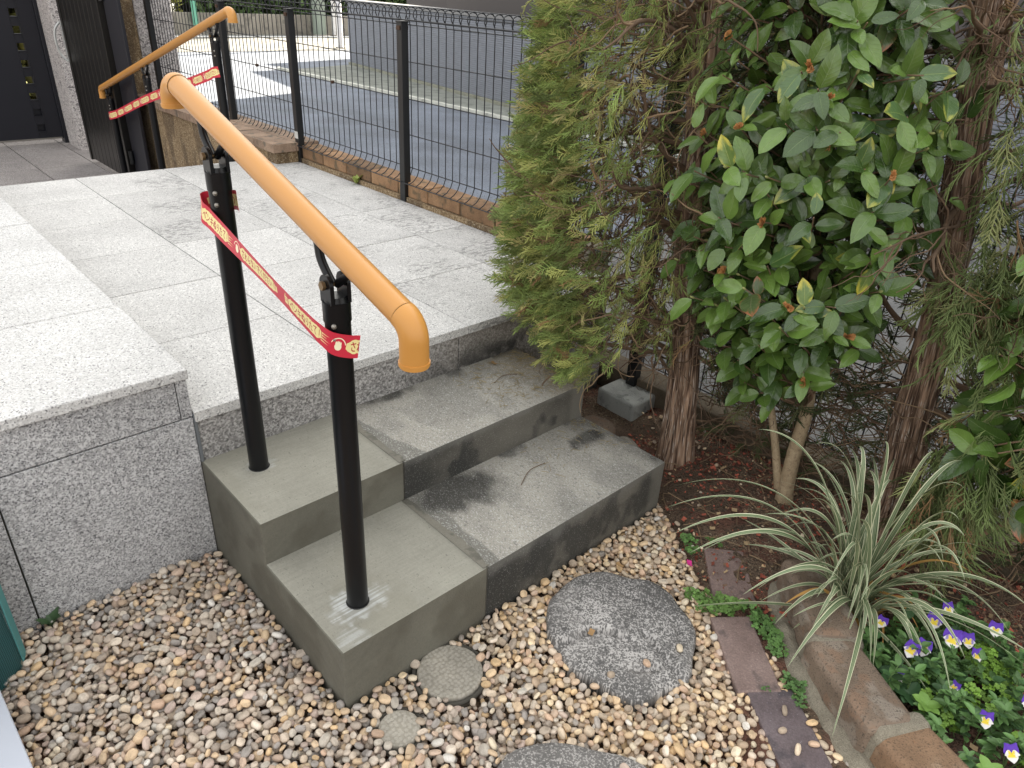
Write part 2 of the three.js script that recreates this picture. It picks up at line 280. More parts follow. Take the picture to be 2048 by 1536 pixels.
const M = {
  top: std({ roughness: 0.8 }, GT, 0.0012, 0.9), worn: std({ roughness: 0.85 }, GW, 0.0014, 0.9), face: std({ roughness: 0.75 }, GF, 0.0012, 0.8),
  riser: std({ roughness: 0.8 }, GR, 0.0015, 1.5, 0.15),
  black: std({ color: new THREE.Color(0.0035, 0.0038, 0.005), roughness: 0.32, specularIntensity: 0.7 }), blackRough: std({ color: new THREE.Color(0.006, 0.0068, 0.008), roughness: 0.42 }),
  orange: std({ color: new THREE.Color(0.53, 0.245, 0.05), roughness: 0.38, clearcoat: 0.3, clearcoatRoughness: 0.3 }), orangeEnd: std({ color: new THREE.Color(0.56, 0.265, 0.06), roughness: 0.36 }),
  steel: std({ color: new THREE.Color(0.3, 0.28, 0.25), roughness: 0.35, metalness: 0.8 }), brass: std({ color: new THREE.Color(0.22, 0.15, 0.08), roughness: 0.4, metalness: 0.7 }),
  agg: std({ roughness: 0.9 }, AGG, 0.004, 0.5), pillar: std({ roughness: 0.9 }, STUC, 0.008, 0.7),
  brick: [0.75, 0.95, 1.15, 1.3].map((k) => std({ roughness: 0.9, color: new THREE.Color(k, k * 0.98, k * 0.94) }, BRK, 0.0015, 0.4)),
  greyBrick: [0.8, 1, 1.15].map((k) => std({ roughness: 0.9, color: new THREE.Color(k * 1.15, k * 1.35, k * 1.75) }, BRK, 0.0015, 0.4)),
  slate: std({ roughness: 0.75 }, SLATE, 0.0015, 0.3), slateDark: std({ roughness: 0.7, color: new THREE.Color(0.6, 0.66, 0.78) }, SLATE, 0.0015, 0.3), rock: std({ roughness: 0.8 }, ROCK, 0.003, 0.4), mortar: std({ roughness: 0.95, color: new THREE.Color(0.72, 0.69, 0.63) }, SAND, 0.002, 0.15),
  stepping: std({ roughness: 0.85 }, STEPS, 0.0016, 0.45), lid: std({ roughness: 0.85 }, LIDT, 0.0011, 0.3), concrete: std({ roughness: 0.9 }, CONC, 0.001, 1.3),
  asphalt: std({ roughness: 0.85 }, ASPH, 0.002, 1.6), soil: std({ roughness: 0.95 }, SOIL, 0.008, 0.7),
  bark: std({ roughness: 0.92, color: new THREE.Color(1.25, 1.42, 1.6) }, BARK, 0.006, 1, 0.55), smoothBark: std({ roughness: 0.75 }, SMOOTHBARK, 0.001, 1, 0.12),
  twig: std({ color: new THREE.Color(0.14, 0.09, 0.056), roughness: 0.9 }), twigLight: std({ color: new THREE.Color(0.25, 0.17, 0.1), roughness: 0.9 }),
  seamDark: std({ color: new THREE.Color(0.12, 0.06, 0.015), roughness: 0.7 }), seamPale: std({ color: new THREE.Color(0.5, 0.24, 0.05), roughness: 0.5 }),
  grout: std({ color: new THREE.Color(0.2, 0.18, 0.14), roughness: 0.95 }), joint: std({ color: new THREE.Color(0.03, 0.03, 0.03), roughness: 0.95 }),
};
const wrapMat = (m) => { m.map && (m.map.wrapS = m.map.wrapT = THREE.RepeatWrapping); return m; };
wrapMat(M.riser);

// ================================================================ GROUND
struct('ground', sheet([[-60, -2.9], [1.56, -2.9], [1.56, 60], [-60, 60]], -0.035), M.soil, 'dark garden soil under gravel and plants');
struct('lower_ground', sheet([[-60, -60], [1.56, -60], [1.56, -2.95], [-60, -2.95]], -0.3), M.soil, 'lower ground around the gate');
{ // planted soil, uneven, right of the gravel
  const g = new THREE.PlaneGeometry(1.1, 2.6, 110, 240); g.rotateX(-Math.PI / 2); g.translate(1.005, 0, 0.62);
  const p = g.attributes.position;
  for (let i = 0; i < p.count; i++) {
    const x = p.getX(i), z = p.getZ(i), s = (x + z - 1.03) / 0.2;       // gravel edge runs where x + z is about 1.03
    p.setY(i, -0.03 + 0.032 * sstep(-0.3, 0.8, s) + 0.02 * (n3(x * 14, z * 14, 0, 5) - 0.5) + 0.01 * (n3(x * 60, z * 60, 0, 8) - 0.5));
  }
  g.computeVertexNormals(); const u = g.attributes.uv; for (let i = 0; i < p.count; i++) u.setXY(i, p.getX(i), -p.getZ(i));
  struct('garden_bed', g, M.soil, 'dark planted soil with litter around the trunks');
}
struct('asphalt', sheet([[1.56, -60], [90, -60], [90, 60], [1.56, 60]], 0), M.asphalt, 'worn asphalt of the parking ground behind the fence');
struct('concrete_pad', sheet([[1.6, -1.6], [5.2, -1.6], [5.2, 4], [1.6, 4]], 0.006), std({ roughness: 0.9, color: new THREE.Color(0.5, 0.52, 0.6) }, CONC, 0.001, 1.3), 'pale concrete paving beyond the hedge');
struct('street', sheet([[-30, -60], [90, -60], [90, -13.6], [-30, -13.6]], 0.008), std({ roughness: 0.9, color: new THREE.Color(0.62, 0.64, 0.7) }, CONC, 0.001, 2.5), 'pale street beyond the parking ground');
struct('road_line', sheet([[-20, -17.3], [40, -17.5], [40, -17.2], [-20, -17.0]], 0.014), std({ roughness: 0.8, color: new THREE.Color(0.75, 0.75, 0.75) }), 'white line along the far side of the street');

// ================================================================ STEPS
{
  const t = thing('concrete_steps', 'two concrete garden steps, greenish new cement on one side, stained grey concrete on the other', 'steps');
  function section(x0, x1, mat) {
    const b = 0.005, s = new THREE.Shape([[0, -0.06], [0, H1], [-D1, H1], [-D1, H2], [-D2 - 0.002, H2], [-D2 - 0.002, -0.06]].map(([z, y]) => new THREE.Vector2(-z, y)));
    // inset outline so that the bevel ends on the true size
    const q = [[b, -0.06], [b, H1 - b], [D1 + b, H1 - b], [D1 + b, H2 - b], [D2, H2 - b], [D2, -0.06]].map(([a, y]) => new THREE.Vector2(a, y));
    let g = new THREE.ExtrudeGeometry(new THREE.Shape(q), { depth: x1 - x0 - 2 * b, bevelEnabled: true, bevelThickness: b, bevelSize: b, bevelSegments: 3, steps: 24 });
    g.rotateY(Math.PI / 2); g.translate(x0 + b, 0, 0);   // shape x -> -z, depth -> x
    g = g.index ? g.toNonIndexed() : g;
    const p = g.attributes.position, uv = new Float32Array(p.count * 2), A = V(), B = V(), C = V();
    for (let i = 0; i < p.count; i += 3) {
      A.fromBufferAttribute(p, i); B.fromBufferAttribute(p, i + 1); C.fromBufferAttribute(p, i + 2);
      const n = B.clone().sub(A).cross(C.clone().sub(A)), ax = Math.abs(n.x), ay = Math.abs(n.y), az = Math.abs(n.z), o = mat === M.cementOld ? SEC : 0;
      [A, B, C].forEach((v, k) => {
        const r = ay >= ax && ay >= az && n.y > 0 ? [(v.x - o) / 0.66, 0.5 + ((v.z + 0.61) / 0.61) * 0.5] : az >= ax ? [(v.x - o) / 0.66, clamp(v.y / 0.3, 0, 0.98) * 0.5] : [(v.z + 0.61) / 0.66, clamp(v.y / 0.3, 0, 0.98) * 0.5];
        uv[(i + k) * 2] = r[0]; uv[(i + k) * 2 + 1] = clamp(r[1], 0.002, 0.998);
      });
    }
    g.setAttribute('uv', new THREE.BufferAttribute(uv, 2));
    return g;
  }
  M.cementNew = std({ roughness: 0.88 }, CN, 0.0007, 1); M.cementOld = std({ roughness: 0.82 }, CO, 0.0012, 1);
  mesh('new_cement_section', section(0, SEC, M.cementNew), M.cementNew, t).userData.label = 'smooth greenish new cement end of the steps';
  const damp = std({ color: new THREE.Color(0.55, 0.54, 0.52), roughness: 0.75 }, CONC, 0.001, 0.4);
  for (const [y, za, zb, sd] of [[H1, -0.004, -D1 + 0.002, 7], [H2, -D1 - 0.004, -D2 + 0.002, 19]]) {   // thin ragged edge of the new cement over the old
    const o = []; for (let i = 0; i <= 40; i++) o.push(new THREE.Vector2(SEC + 0.002 + 0.022 * Math.max(0, fbm(i / 40, 0.5, 7, 4, sd) - 0.22) + 0.004 * noise(i * 0.9, 2, 1 << 20, sd), -lerp(za, zb, i / 40)));
    o.push(new THREE.Vector2(SEC - 0.01, -zb), new THREE.Vector2(SEC - 0.01, -za));
    const g = new THREE.ExtrudeGeometry(new THREE.Shape(o), { depth: 0.0022, bevelEnabled: false }); g.rotateX(-Math.PI / 2); g.translate(0, y - 0.0006, 0); mesh('cement_edge', metricUV(g), damp, t);
  }
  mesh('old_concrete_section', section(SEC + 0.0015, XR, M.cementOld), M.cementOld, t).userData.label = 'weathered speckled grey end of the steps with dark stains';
}

// ================================================================ PORCH
const T = 0.3946, JX = 0.0061, JZ = -0.5965;
{
  const t = thing('porch', 'low porch paved with pale square granite tiles behind the steps', 'porch'), r = rng(11);
  mesh('core', box(0.004, 1.43, -0.1, H3 - 0.026, -2.962, -0.622, 0), M.grout, t);
  const xs = [0.0, JX + T, JX + 2 * T, JX + 3 * T, 1.445];
  for (let i = 0; i < 6; i++) for (let j = 0; j < 4; j++) {
    const z1 = (i ? JZ - i * T : -0.593) - 0.0015, z0 = JZ - (i + 1) * T + 0.0015, dy = (r() - 0.5) * 0.0012;
    const worn = j >= 2 || (j === 1 && i > 2) ? M.worn : M.top;
    const tone = (m) => (M['t' + m.uuid] ??= [0.93, 0.98, 1.02].map((k) => { const q = m.clone(); q.color.setRGB(k, k * 0.995, k * 0.985); return q; }))[Math.floor(r() * 3)];
    mesh('paving_tile', box(xs[j] + 0.0015, xs[j + 1] - 0.0015, H3 - 0.026 + dy, H3 + dy, z0, z1, 0.002, [r() * 3, r() * 3]), tone(worn), t);
  }
  const f = [[0.0, 0.7635], [0.7655, 1.43]];
  for (const [a, b] of f) {
    const g = box(a + 0.001, b, -0.05, H3 - 0.029, -0.622, -0.6025, 0.0015), uv = g.attributes.uv; for (let i = 0; i < uv.count; i++) uv.setY(i, (uv.getY(i) - H2) * 1.0 + 0.005);
    mesh('riser_slab', g, M.riser, t);
  }
  mesh('back_riser', box(0.004, 1.43, -0.3, H3 - 0.028, -2.985, -2.963, 0), M.face, t);
}
{ // raised platform on the left
  const t = thing('platform', 'raised granite platform higher than the porch, with grey stone front', 'platform'), r = rng(23);
  mesh('core', box(-2.6, -0.02, -0.2, H4 - 0.03, -2.96, -0.63, 0), M.grout, t);
  const zs = [-0.588, -1.036, -1.466, -1.9, -2.33, -2.76, -2.96], xs = [-2.6, -1.73, -0.866, 0.004];
  for (let i = 0; i < 6; i++) for (let j = 0; j < 3; j++)
    mesh('top_slab', box(xs[j] + 0.0015, xs[j + 1] - 0.0015, H4 - 0.024, H4 + (r() - 0.5) * 0.001, zs[i + 1] + 0.0015, zs[i] - 0.0015, 0.0035, [r() * 3, r() * 3]), M.top, t);
  for (let j = 0; j < 3; j++) mesh('upper_facing', box(xs[j] + 0.001, j < 2 ? xs[j + 1] - 0.001 : -0.0265, 0.378, H4 - 0.027, -0.63, -0.6, 0.0015, [r() * 3, r() * 3]), M.face, t);
  mesh('side_facing', box(-0.0245, -0.001, 0.378, H4 - 0.027, -2.96, -0.6, 0.0015, [r(), r()]), M.face, t);
  const fx = [-2.6, -1.81, -1.1, -0.387, 0.0];
  for (let j = 0; j < 4; j++) mesh('lower_facing', box(fx[j] + 0.0015, fx[j + 1] - 0.0015, -0.06, 0.3745, -0.63, j === 3 ? -0.6005 : -0.602, 0.002, [r() * 3, r() * 3]), M.face, t);
  mesh('joint_sealant', box(-0.001, 0.006, H2, 0.383, -0.612, -0.598, 0.001), std({ color: new THREE.Color(0.13, 0.14, 0.15), roughness: 0.7 }), t);
}

// ================================================================ LOWER LANDING AND STAIRS TO THE GATE
{
  const t = thing('stair_flight', 'stone stairs going down from the porch to the gate', 'stairs'), r = rng(5);
  for (let i = 0; i < 3; i++) mesh('stair_step', box(-0.4, 1.3, -0.4, H3 - 0.135 * (i + 1), -2.986 - 0.42 * (i + 1), -2.986 - 0.42 * i, 0.004, [r(), r()]), M.face, t);
  const l = thing('landing', 'grey stone tiled landing in front of the dark gate', 'paving');
  mesh('core', box(-1.2, 1.6, -0.5, -0.178, -7.4, -4.25, 0), M.grout, l);
  for (let i = 0; i < 8; i++) for (let j = 0; j < 7; j++) mesh('paving_tile', box(-1.2 + j * 0.4 + 0.004, -0.8 + j * 0.4 - 0.004, -0.178, -0.15 + (r() - 0.5) * 0.001, -4.25 - (i + 1) * 0.394 + 0.004, -4.25 - i * 0.394 - 0.004, 0.003, [r() * 2, r() * 2]), M.dark ??= std({ roughness: 0.85, color: new THREE.Color(0.85, 0.78, 0.74) }, GF, 0.001, 0.8), l);
}

// ================================================================ GATE
{
  const navy = std({ color: new THREE.Color(0.0085, 0.009, 0.015), roughness: 0.45 }), dark = std({ color: new THREE.Color(0.016, 0.0145, 0.013), roughness: 0.36, metalness: 0.3 });
  const pil = (x0, x1, z0, z1, label) => { const t = thing('gate_pillar', label, 'pillar'); mesh('shaft', box(x0, x1, -0.2, 2.1, z0, z1, 0.006), M.pillar, t); mesh('cap', box(x0 - 0.02, x1 + 0.02, 2.1, 2.16, z0 - 0.02, z1 + 0.02, 0.006), M.face, t); };
  pil(1.405, 1.65, -5.3, -4.85, 'rough grey stone gate pillar behind the wire fence end');
  pil(1.262, 1.66, -6.75, -6.4, 'rough grey stone pillar between the two dark gate leaves');
  { // shut gate panel with a column of small square openings
    const t = thing('closed_gate', 'shut dark navy gate panel with a column of small square openings', 'gate');
    const xa = -0.5, xb = 1.25, z0 = -6.86, z1 = -6.81, y0 = -0.11, y1 = 2.0, cx = 1.085, w = 0.058, ys = [];
    for (let i = 0; i < 12; i++) ys.push(-0.012 + i * 0.1297);
    const s = new THREE.Shape([[xa, y0], [xb - 0.01, y0], [xb - 0.01, y1], [xa, y1]].map((p) => new THREE.Vector2(...p)));
    for (const y of ys) s.holes.push(new THREE.Path([[cx - w / 2, y - w / 2], [cx - w / 2, y + w / 2], [cx + w / 2, y + w / 2], [cx + w / 2, y - w / 2]].map((p) => new THREE.Vector2(...p))));
    const g = new THREE.ExtrudeGeometry(s, { depth: z1 - z0, bevelEnabled: false }); g.translate(0, 0, z0);
    mesh('panel', metricUV(g), navy, t);
    mesh('window_strip', merge([box(cx - 0.036, cx - 0.03, y0 + 0.02, y1, z1, z1 + 0.006, 0.001), box(cx + 0.03, cx + 0.036, y0 + 0.02, y1, z1, z1 + 0.006, 0.001)]), navy, t);
    ys.forEach((y, i) => { const f = mesh('window_frame', box(cx - w / 2 - 0.004, cx + w / 2 + 0.004, y - w / 2 - 0.005, y - w / 2, z1 - 0.004, z1 + 0.009, 0.001), navy, t); if (i < 2) mesh('blind_pane', box(cx - w / 2, cx + w / 2, y - w / 2, y + w / 2, z0 + 0.004, z0 + 0.02, 0.001), navy, f); });
    mesh('gate_post', box(xb - 0.008, xb + 0.055, -0.15, 2.1, z0 - 0.04, z1 + 0.02, 0.004), navy, t);
    mesh('bottom_rail', box(xa, xb - 0.02, y0, y0 + 0.012, z1, z1 + 0.006, 0.002), M.steel, t);
  }
  { // open gate leaf standing along the wall
    const t = thing('gate_leaf', 'open dark gate leaf with grooved boards and pale curved handle', 'gate'), x = 1.2;
    const n = 9, za = -5.83, zb = -4.96;
    for (let i = 0; i < n; i++) { const a = za + ((zb - za) * i) / n, b = za + ((zb - za) * (i + 1)) / n; mesh('board', box(x, x + 0.035, -0.11, 2.0, a + 0.002, b - 0.002, 0.004), dark, t); }
    mesh('back_panel', box(x + 0.036, x + 0.05, -0.11, 2.0, za, zb, 0), M.blackRough, t);
    mesh('frame_stile', box(x - 0.008, x + 0.045, -0.12, 2.02, zb + 0.002, zb + 0.06, 0.004), dark, t);
    mesh('frame_stile', box(x - 0.008, x + 0.045, -0.12, 2.02, za - 0.04, za - 0.002, 0.004), dark, t);
    const h = mesh('handle_plate', box(x - 0.014, x + 0.02, 0.6, 0.89, za - 0.05, za - 0.03, 0.003), std({ color: new THREE.Color(0.42, 0.43, 0.42), roughness: 0.35, metalness: 0.4 }), t);
    mesh('handle_bow', tube(smooth([V(x - 0.015, 0.88, za - 0.045), V(x - 0.05, 0.83, za - 0.06), V(x - 0.062, 0.745, za - 0.065), V(x - 0.05, 0.66, za - 0.06), V(x - 0.015, 0.61, za - 0.045)], 20), 0.009, 10), std({ color: new THREE.Color(0.5, 0.51, 0.5), roughness: 0.32, metalness: 0.4 }), h);
    const p = thing('gate_post', 'dark navy metal post the open gate leaf hangs on', 'post');
    mesh('shaft', box(1.228, 1.25, -0.15, 2.1, -4.88, -4.6, 0.004), navy, p);
    mesh('hinge', tube([V(1.215, 0.02, -4.87), V(1.215, 0.11, -4.87)], 0.016, 10), M.blackRough, p);
    mesh('hinge', tube([V(1.215, 1.06, -4.87), V(1.215, 1.15, -4.87)], 0.016, 10), M.blackRough, p);
    mesh('screw', new THREE.SphereGeometry(0.004, 8, 6).translate(1.233, 0.94, -4.7), M.steel, p);
  }
  const yellow = [], cols = [], r = rng(77), leafG = new THREE.PlaneGeometry(0.1, 0.07);
  const bush = thing('street_bush', 'yellow green bush seen through the openings of the gate', 'bush');
  for (let i = 0; i < 3800; i++) { yellow.push(M4(V(0.2 + r() * 1.9, -0.2 + r() * 1.6, -8.6 + r() * 0.5), new THREE.Quaternion().setFromEuler(new THREE.Euler(r() * 6, r() * 6, r() * 6)), 0.7 + r())); const k = 0.25 + 0.9 * r() * r(); cols.push([0.26 * k, 0.26 * k, 0.06 * k]); }
  instances('foliage', leafG, std({ roughness: 0.8, side: THREE.DoubleSide }), bush, yellow, cols);
  mesh('stem', tube([V(1.1, -0.2, -8.4), V(1.12, 0.9, -8.4)], [0.03, 0.01], 6), M.twig, bush);
}

// ================================================================ RETAINING WALL WITH BRICK TOP, BRICK KERB UNDER THE FENCE
{
  const t = thing('retaining_wall', 'brown washed aggregate wall with a row of flat bricks on top', 'wall'), r = rng(9);
  mesh('wall', box(1.315, 1.56, -0.4, 0.446, -4.85, -2.792, 0.002), M.agg, t);
  mesh('wall_end', box(1.325, 1.402, 0.446, 2.0, -5.3, -4.852, 0.002), M.agg, t);
  for (let z = -2.778; z > -4.82; z -= 0.1148) {
    for (const [a, b] of [[1.297, 1.425], [1.427, 1.56]]) mesh('brick', box(a, b, 0.447 + (r() - 0.5) * 0.002, 0.491 + (r() - 0.5) * 0.003, z - 0.1125, z - 0.001, 0.003, [r(), r()]), a < 1.4 ? M.greyBrick[1 + Math.floor(r() * 2)] : M.greyBrick[Math.floor(r() * 3)], t);
  }
  const k = thing('brick_kerb', 'row of weathered orange bricks at the foot of the wire fence beside the porch', 'kerb');
  mesh('mortar_bed', box(1.47, 1.56, -0.1, 0.457, -2.79, -0.72, 0), M.grout, k);
  mesh('footing', box(1.447, 1.47, 0.2, 0.409, -2.79, -0.72, 0.002), M.agg, k);
  for (let z = -0.79; z > -2.6; z -= 0.222) mesh('brick', box(1.458, 1.56, 0.41 + (r() - 0.5) * 0.003, 0.474 + (r() - 0.5) * 0.004, z - 0.216, z, 0.004, [r(), r()]), M.brick[Math.floor(r() * 4)], k);
  const low = thing('garden_wall', 'low stained concrete wall under the fence behind the tree trunks', 'wall');
  mesh('wall', box(1.455, 1.558, -0.2, 0.064, -0.715, 3.2, 0.004), std({ roughness: 0.95, color: new THREE.Color(0.36, 0.3, 0.24) }, CONC, 0.002, 0.9), low);
}

// ================================================================ WIRE FENCE
{
  const t = thing('wire_fence', 'black wire mesh fence with rolled top and square posts between porch and parking ground', 'fence');
  const wm = std({ color: new THREE.Color(0.011, 0.013, 0.017), roughness: 0.45 }), rust = std({ color: new THREE.Color(0.06, 0.032, 0.018), roughness: 0.9 });
  const posts = [[-4.74, 0.49], [-3.59, 0.49], [-2.79, H3], [-1.836, H3], [-0.86, H3], [-0.465, 0.02], [0.9, 0.064], [2.2, 0.064]];
  for (const [z, y0] of posts) {
    const low = z > -0.5, p = mesh('fence_post', box(FX - 0.036, FX - 0.002, y0, 1.115, z - 0.019, z + 0.019, 0.003), M.blackRough, t);
    mesh('post_cap', box(FX - 0.038, FX, 1.113, 1.12, z - 0.021, z + 0.021, 0.002), M.blackRough, p);
    mesh('clip', box(FX - 0.042, FX + 0.004, 1.086, 1.102, z - 0.012, z + 0.012, 0.002), rust, p);
    if (z === -2.79) mesh('sticker', box(FX - 0.0375, FX - 0.0355, 0.51, 0.545, z - 0.017, z + 0.017, 0), std({ color: new THREE.Color(0.55, 0.55, 0.53), roughness: 0.6 }), p);
    if (z < -2 && z > -4.5) mesh('clip', box(FX + 0.005, FX + 0.022, 0.812, 0.826, z + 0.313, z + 0.327, 0.003), rust, p);
  }
  // one upright wire with its rolled top and its hooked foot
  const prof = [];
  for (let i = 0; i <= 9; i++) { const a = -1.2 + (i / 9) * 5.1; prof.push(V(-0.026 + 0.026 * Math.cos(a), 1.146 + 0.026 * Math.sin(a), 0)); }
  const wire = [V(-0.055, 0.474, 0), V(-0.03, 0.486, 0), V(-0.01, 0.505, 0), V(0, 0.53, 0), V(0, 0.8, 0), V(0, 1.1, 0), ...prof.slice(1)];
  const wg = tube(wire, 0.0022, 5), wgLow = tube([V(0, 0.1, 0), V(0, 0.53, 0), V(0, 0.8, 0), V(0, 1.1, 0), ...prof.slice(1)], 0.0022, 5);
  const ends = [-4.84, -3.61, -2.79, -1.836, -0.86, -0.465, 0.9, 2.2, 3.2];
  for (let i = 0; i < ends.length - 1; i++) {
    const a = ends[i] + 0.012, b = ends[i + 1] - 0.012, gs = [], n = Math.round((b - a) / 0.048);
    for (let k = 0; k <= n; k++) { const g = (a > -0.5 ? wgLow : wg).clone(); g.translate(FX + 0.012, 0, a + ((b - a) * k) / n); gs.push(g); }
    for (const [x, y] of [[0, 1.105], [0, 0.965], [0, 0.818], [0, 0.671], ...(a > -0.5 ? [[0, 0.53], [0, 0.39], [0, 0.25], [0, 0.11]] : [[0, 0.532], [-0.055, 0.474]]), [-0.026, 1.173], [0.002, 1.146], [-0.045, 1.125], [-0.004, 1.12]]) gs.push(tube([V(FX + 0.0155 + x, y, a - 0.01), V(FX + 0.0155 + x, y, b + 0.01)], 0.0024, 5));
    mesh('wire_panel', merge(gs), wm, t);
  }
  const ft = thing('footing_block', 'pale rough concrete block holding the foot of a fence post', 'concrete block');
  const g = box(1.335, 1.5, -0.04, 0.035, -0.525, -0.36, 0.012), p = g.attributes.position;
  mesh('block', g, std({ roughness: 0.9, color: new THREE.Color(1.25, 1.35, 1.5) }, CONC, 0.003, 0.3), ft);
}

// ================================================================ HANDRAILS
function bracket(t, at, railDir, railY, reach = 0.061) {   // clevis and two curved arms up to the rail, at = post top centre
  const b = mesh('bracket', merge([
    new THREE.CylinderGeometry(0.0228, 0.0228, 0.034, 28).translate(at.x, at.y - 0.0135, at.z),
    ...[-1, 1].map((s) => { const sh = new THREE.Shape(); sh.moveTo(-0.016, 0); sh.lineTo(-0.016, 0.03); sh.absarc(0, 0.03, 0.016, Math.PI, 0, true); sh.lineTo(0.016, 0); const g = new THREE.ExtrudeGeometry(sh, { depth: 0.005, bevelEnabled: true, bevelSize: 0.001, bevelThickness: 0.001, bevelSegments: 2, curveSegments: 14 }); g.rotateY(Math.PI / 2); g.translate(at.x + s * 0.015 - 0.0025, at.y + 0.002, at.z); return g; }),
    new THREE.CylinderGeometry(0.017, 0.021, 0.012, 20).translate(at.x, at.y + 0.006, at.z)]), M.black, t);
  mesh('bolt', new THREE.CylinderGeometry(0.0045, 0.0045, 0.05, 6).rotateZ(Math.PI / 2).translate(at.x, at.y + 0.032, at.z), M.brass, b);
  mesh('bolt_head', new THREE.CylinderGeometry(0.0075, 0.0075, 0.006, 6).rotateZ(Math.PI / 2).translate(at.x - 0.0225, at.y + 0.032, at.z), M.brass, b);
  for (const s of [-1, 1]) {
    const e = V(at.x, railY + railDir.y * s * reach - 0.021, at.z + railDir.z * s * reach), p0 = V(at.x + s * 0.004, at.y + 0.03, at.z);
    const mid = p0.clone().lerp(e, 0.5); mid.z += s * railDir.z * 0.016 * (s > 0 ? 1 : 0.4); mid.y += s > 0 ? 0.016 : 0.0;
    const a = mesh('support_arm', tube(smooth([p0, mid, e.clone().addScaledVector(railDir, -s * 0.012), e], 16), 0.0072, 10), M.black, t);
    mesh('screw', new THREE.SphereGeometry(0.0065, 10, 8).scale(1, 0.7, 1).translate(e.x, e.y - 0.004, e.z), M.black, a);
  }
}
function handrail(x, posts, railAt, z0, z1, label, rad = 0.0205, drop = 0.05) {   // posts [z, y0]; railAt(z) = y of the rail's axis
  const t = thing('handrail', label, 'handrail');
  const A = V(x, railAt(z0), z0), B = V(x, railAt(z1), z1), d = B.clone().sub(A).normalize();
  const n = 24, pts = []; for (let i = 0; i <= n; i++) pts.push(A.clone().lerp(B, i / n));
  mesh('rail', tube(pts, rad, 36, false), M.orange, t);
  for (const [E, s] of [[A, -1], [B, 1]]) {   // elbows that turn down at both ends
    const dr = E.y > (A.y + B.y) / 2 ? drop * 0.25 : drop, dir = d.clone().multiplyScalar(s), pp = [], R = rad * 1.6, ang = Math.acos(clamp(dir.dot(V(0, -1, 0)), -1, 1));
    const nrm = V(0, -1, 0).addScaledVector(dir, -V(0, -1, 0).dot(dir)).normalize(), c = E.clone().addScaledVector(dir, 0.001).addScaledVector(nrm, R);
    for (let i = 0; i <= 18; i++) { const a = (ang * i) / 18; pp.push(c.clone().addScaledVector(nrm, -R * Math.cos(a)).addScaledVector(dir, R * Math.sin(a))); }
    const end = pp[18].clone(); pp.push(end.clone().add(V(0, -dr * 0.35, 0)), end.clone().add(V(0, -dr * 0.7, 0)));
    const el = mesh('elbow', tube(pp, rad * 1.045, 36, true), M.orangeEnd, t);
    mesh('end_cap', tube([end.clone().add(V(0, -dr * 0.7 + 0.004, 0)), end.clone().add(V(0, -dr * 0.7 - 0.001, 0)), end.clone().add(V(0, -dr * 0.7 - 0.004, 0))], [rad * 1.13, rad * 1.13, rad * 1.05], 36, true), M.orangeEnd, el);
    mesh('seam', tube([E.clone().addScaledVector(dir, -0.0006), E.clone().addScaledVector(dir, 0.0006)], rad * 1.05, 36, false), s < 0 ? M.seamDark : M.seamPale, el);
  }
  for (const [z, y0] of posts) {
    const ry = railAt(z), top = ry - 0.098;
    mesh('post', tube([V(x, y0 - 0.01, z), V(x, (y0 + top) / 2, z), V(x, top, z)], 0.0212, 32), M.black, t);
    bracket(t, V(x, top, z), d, ry);
    for (const dy of [0.021, 0.043]) mesh('screw', new THREE.SphereGeometry(0.0046, 10, 8).translate(x - 0.0165, top - dy - 0.012, z + 0.0165), M.steel, t);
    if (rad > 0.02) mesh('post_collar', new THREE.TorusGeometry(0.0222, 0.0012, 6, 32).rotateX(Math.PI / 2).translate(x, y0 + 0.001, z), M.joint, t);
  }
  return t;
}
handrail(0.093, [[-0.502, H2], [-0.095, H1]], (z) => 0.894 - 0.306 * (z + 0.096), -0.628, 0.09, 'orange handrail on two black posts standing on the concrete steps');
handrail(1.15, [[-2.98, H3], [-4.06, -0.1], [-4.87, -0.15]], (z) => 1.07 + 0.262 * (z + 2.9) * 1.0, -5.0, -2.79, 'orange handrail on three black posts leading down towards the gate');

// ---- printed tape: strokes of the characters on a 10 x 10 grid, y down
const KANA = {
  'ペ': ['1,6 3,4 4,3 6,5 9,8', 'o8,2,1'], 'ン': ['1,2 3,4', '1,9 4,8 7,6 9,3'], 'キ': ['1,4 8,3', '1,7 9,6', '4,1 6,9'],
  'ぬ': ['2,2 3,5 5,8', '6,1 5,4 3,7 2,8 1,7 1,5 4,3 7,3 9,5 9,7 8,9 6,9 6,7 8,7 10,9'], 'り': ['3,2 2,4 3,6 4,5', '7,1 8,4 7,7 5,9'], 'た': ['1,3 6,3', '4,1 3,5 1,9', '6,5 9,5', '6,7 6,9 9,9'],
  'て': ['1,2 9,1 6,4 5,6 6,8 8,9'], 'さ': ['1,3 9,2', '4,1 6,4 8,6', '3,6 3,8 5,9 8,9'], 'わ': ['3,1 3,9', '1,3 4,3 1,8', '4,5 6,3 8,4 9,6 8,8 6,9'], 'ら': ['4,1 6,2', '3,3 3,7 6,5 8,6 8,8 4,9'],
  'な': ['1,3 5,3', '4,1 2,6', '7,2 9,4', '7,4 7,8 5,9 4,8 5,7 7,7 9,9'], 'い': ['2,2 2,6 3,8 4,7', '7,3 9,6'], 'で': ['1,2 8,1 5,4 4,6 5,8 7,9', '7,4 8,5', '9,3 10,4'], 'く': ['7,1 3,5 7,9'],
  'だ': ['1,3 6,3', '4,1 3,5 1,9', '6,5 9,5', '6,7 6,9 9,9', '8,1 8,3', '10,1 10,3'], '!': ['5,1 5,7', 'o5,9,0.6'],
};
const tapeCanvas = document.createElement('canvas'); tapeCanvas.width = 2048; tapeCanvas.height = 192;
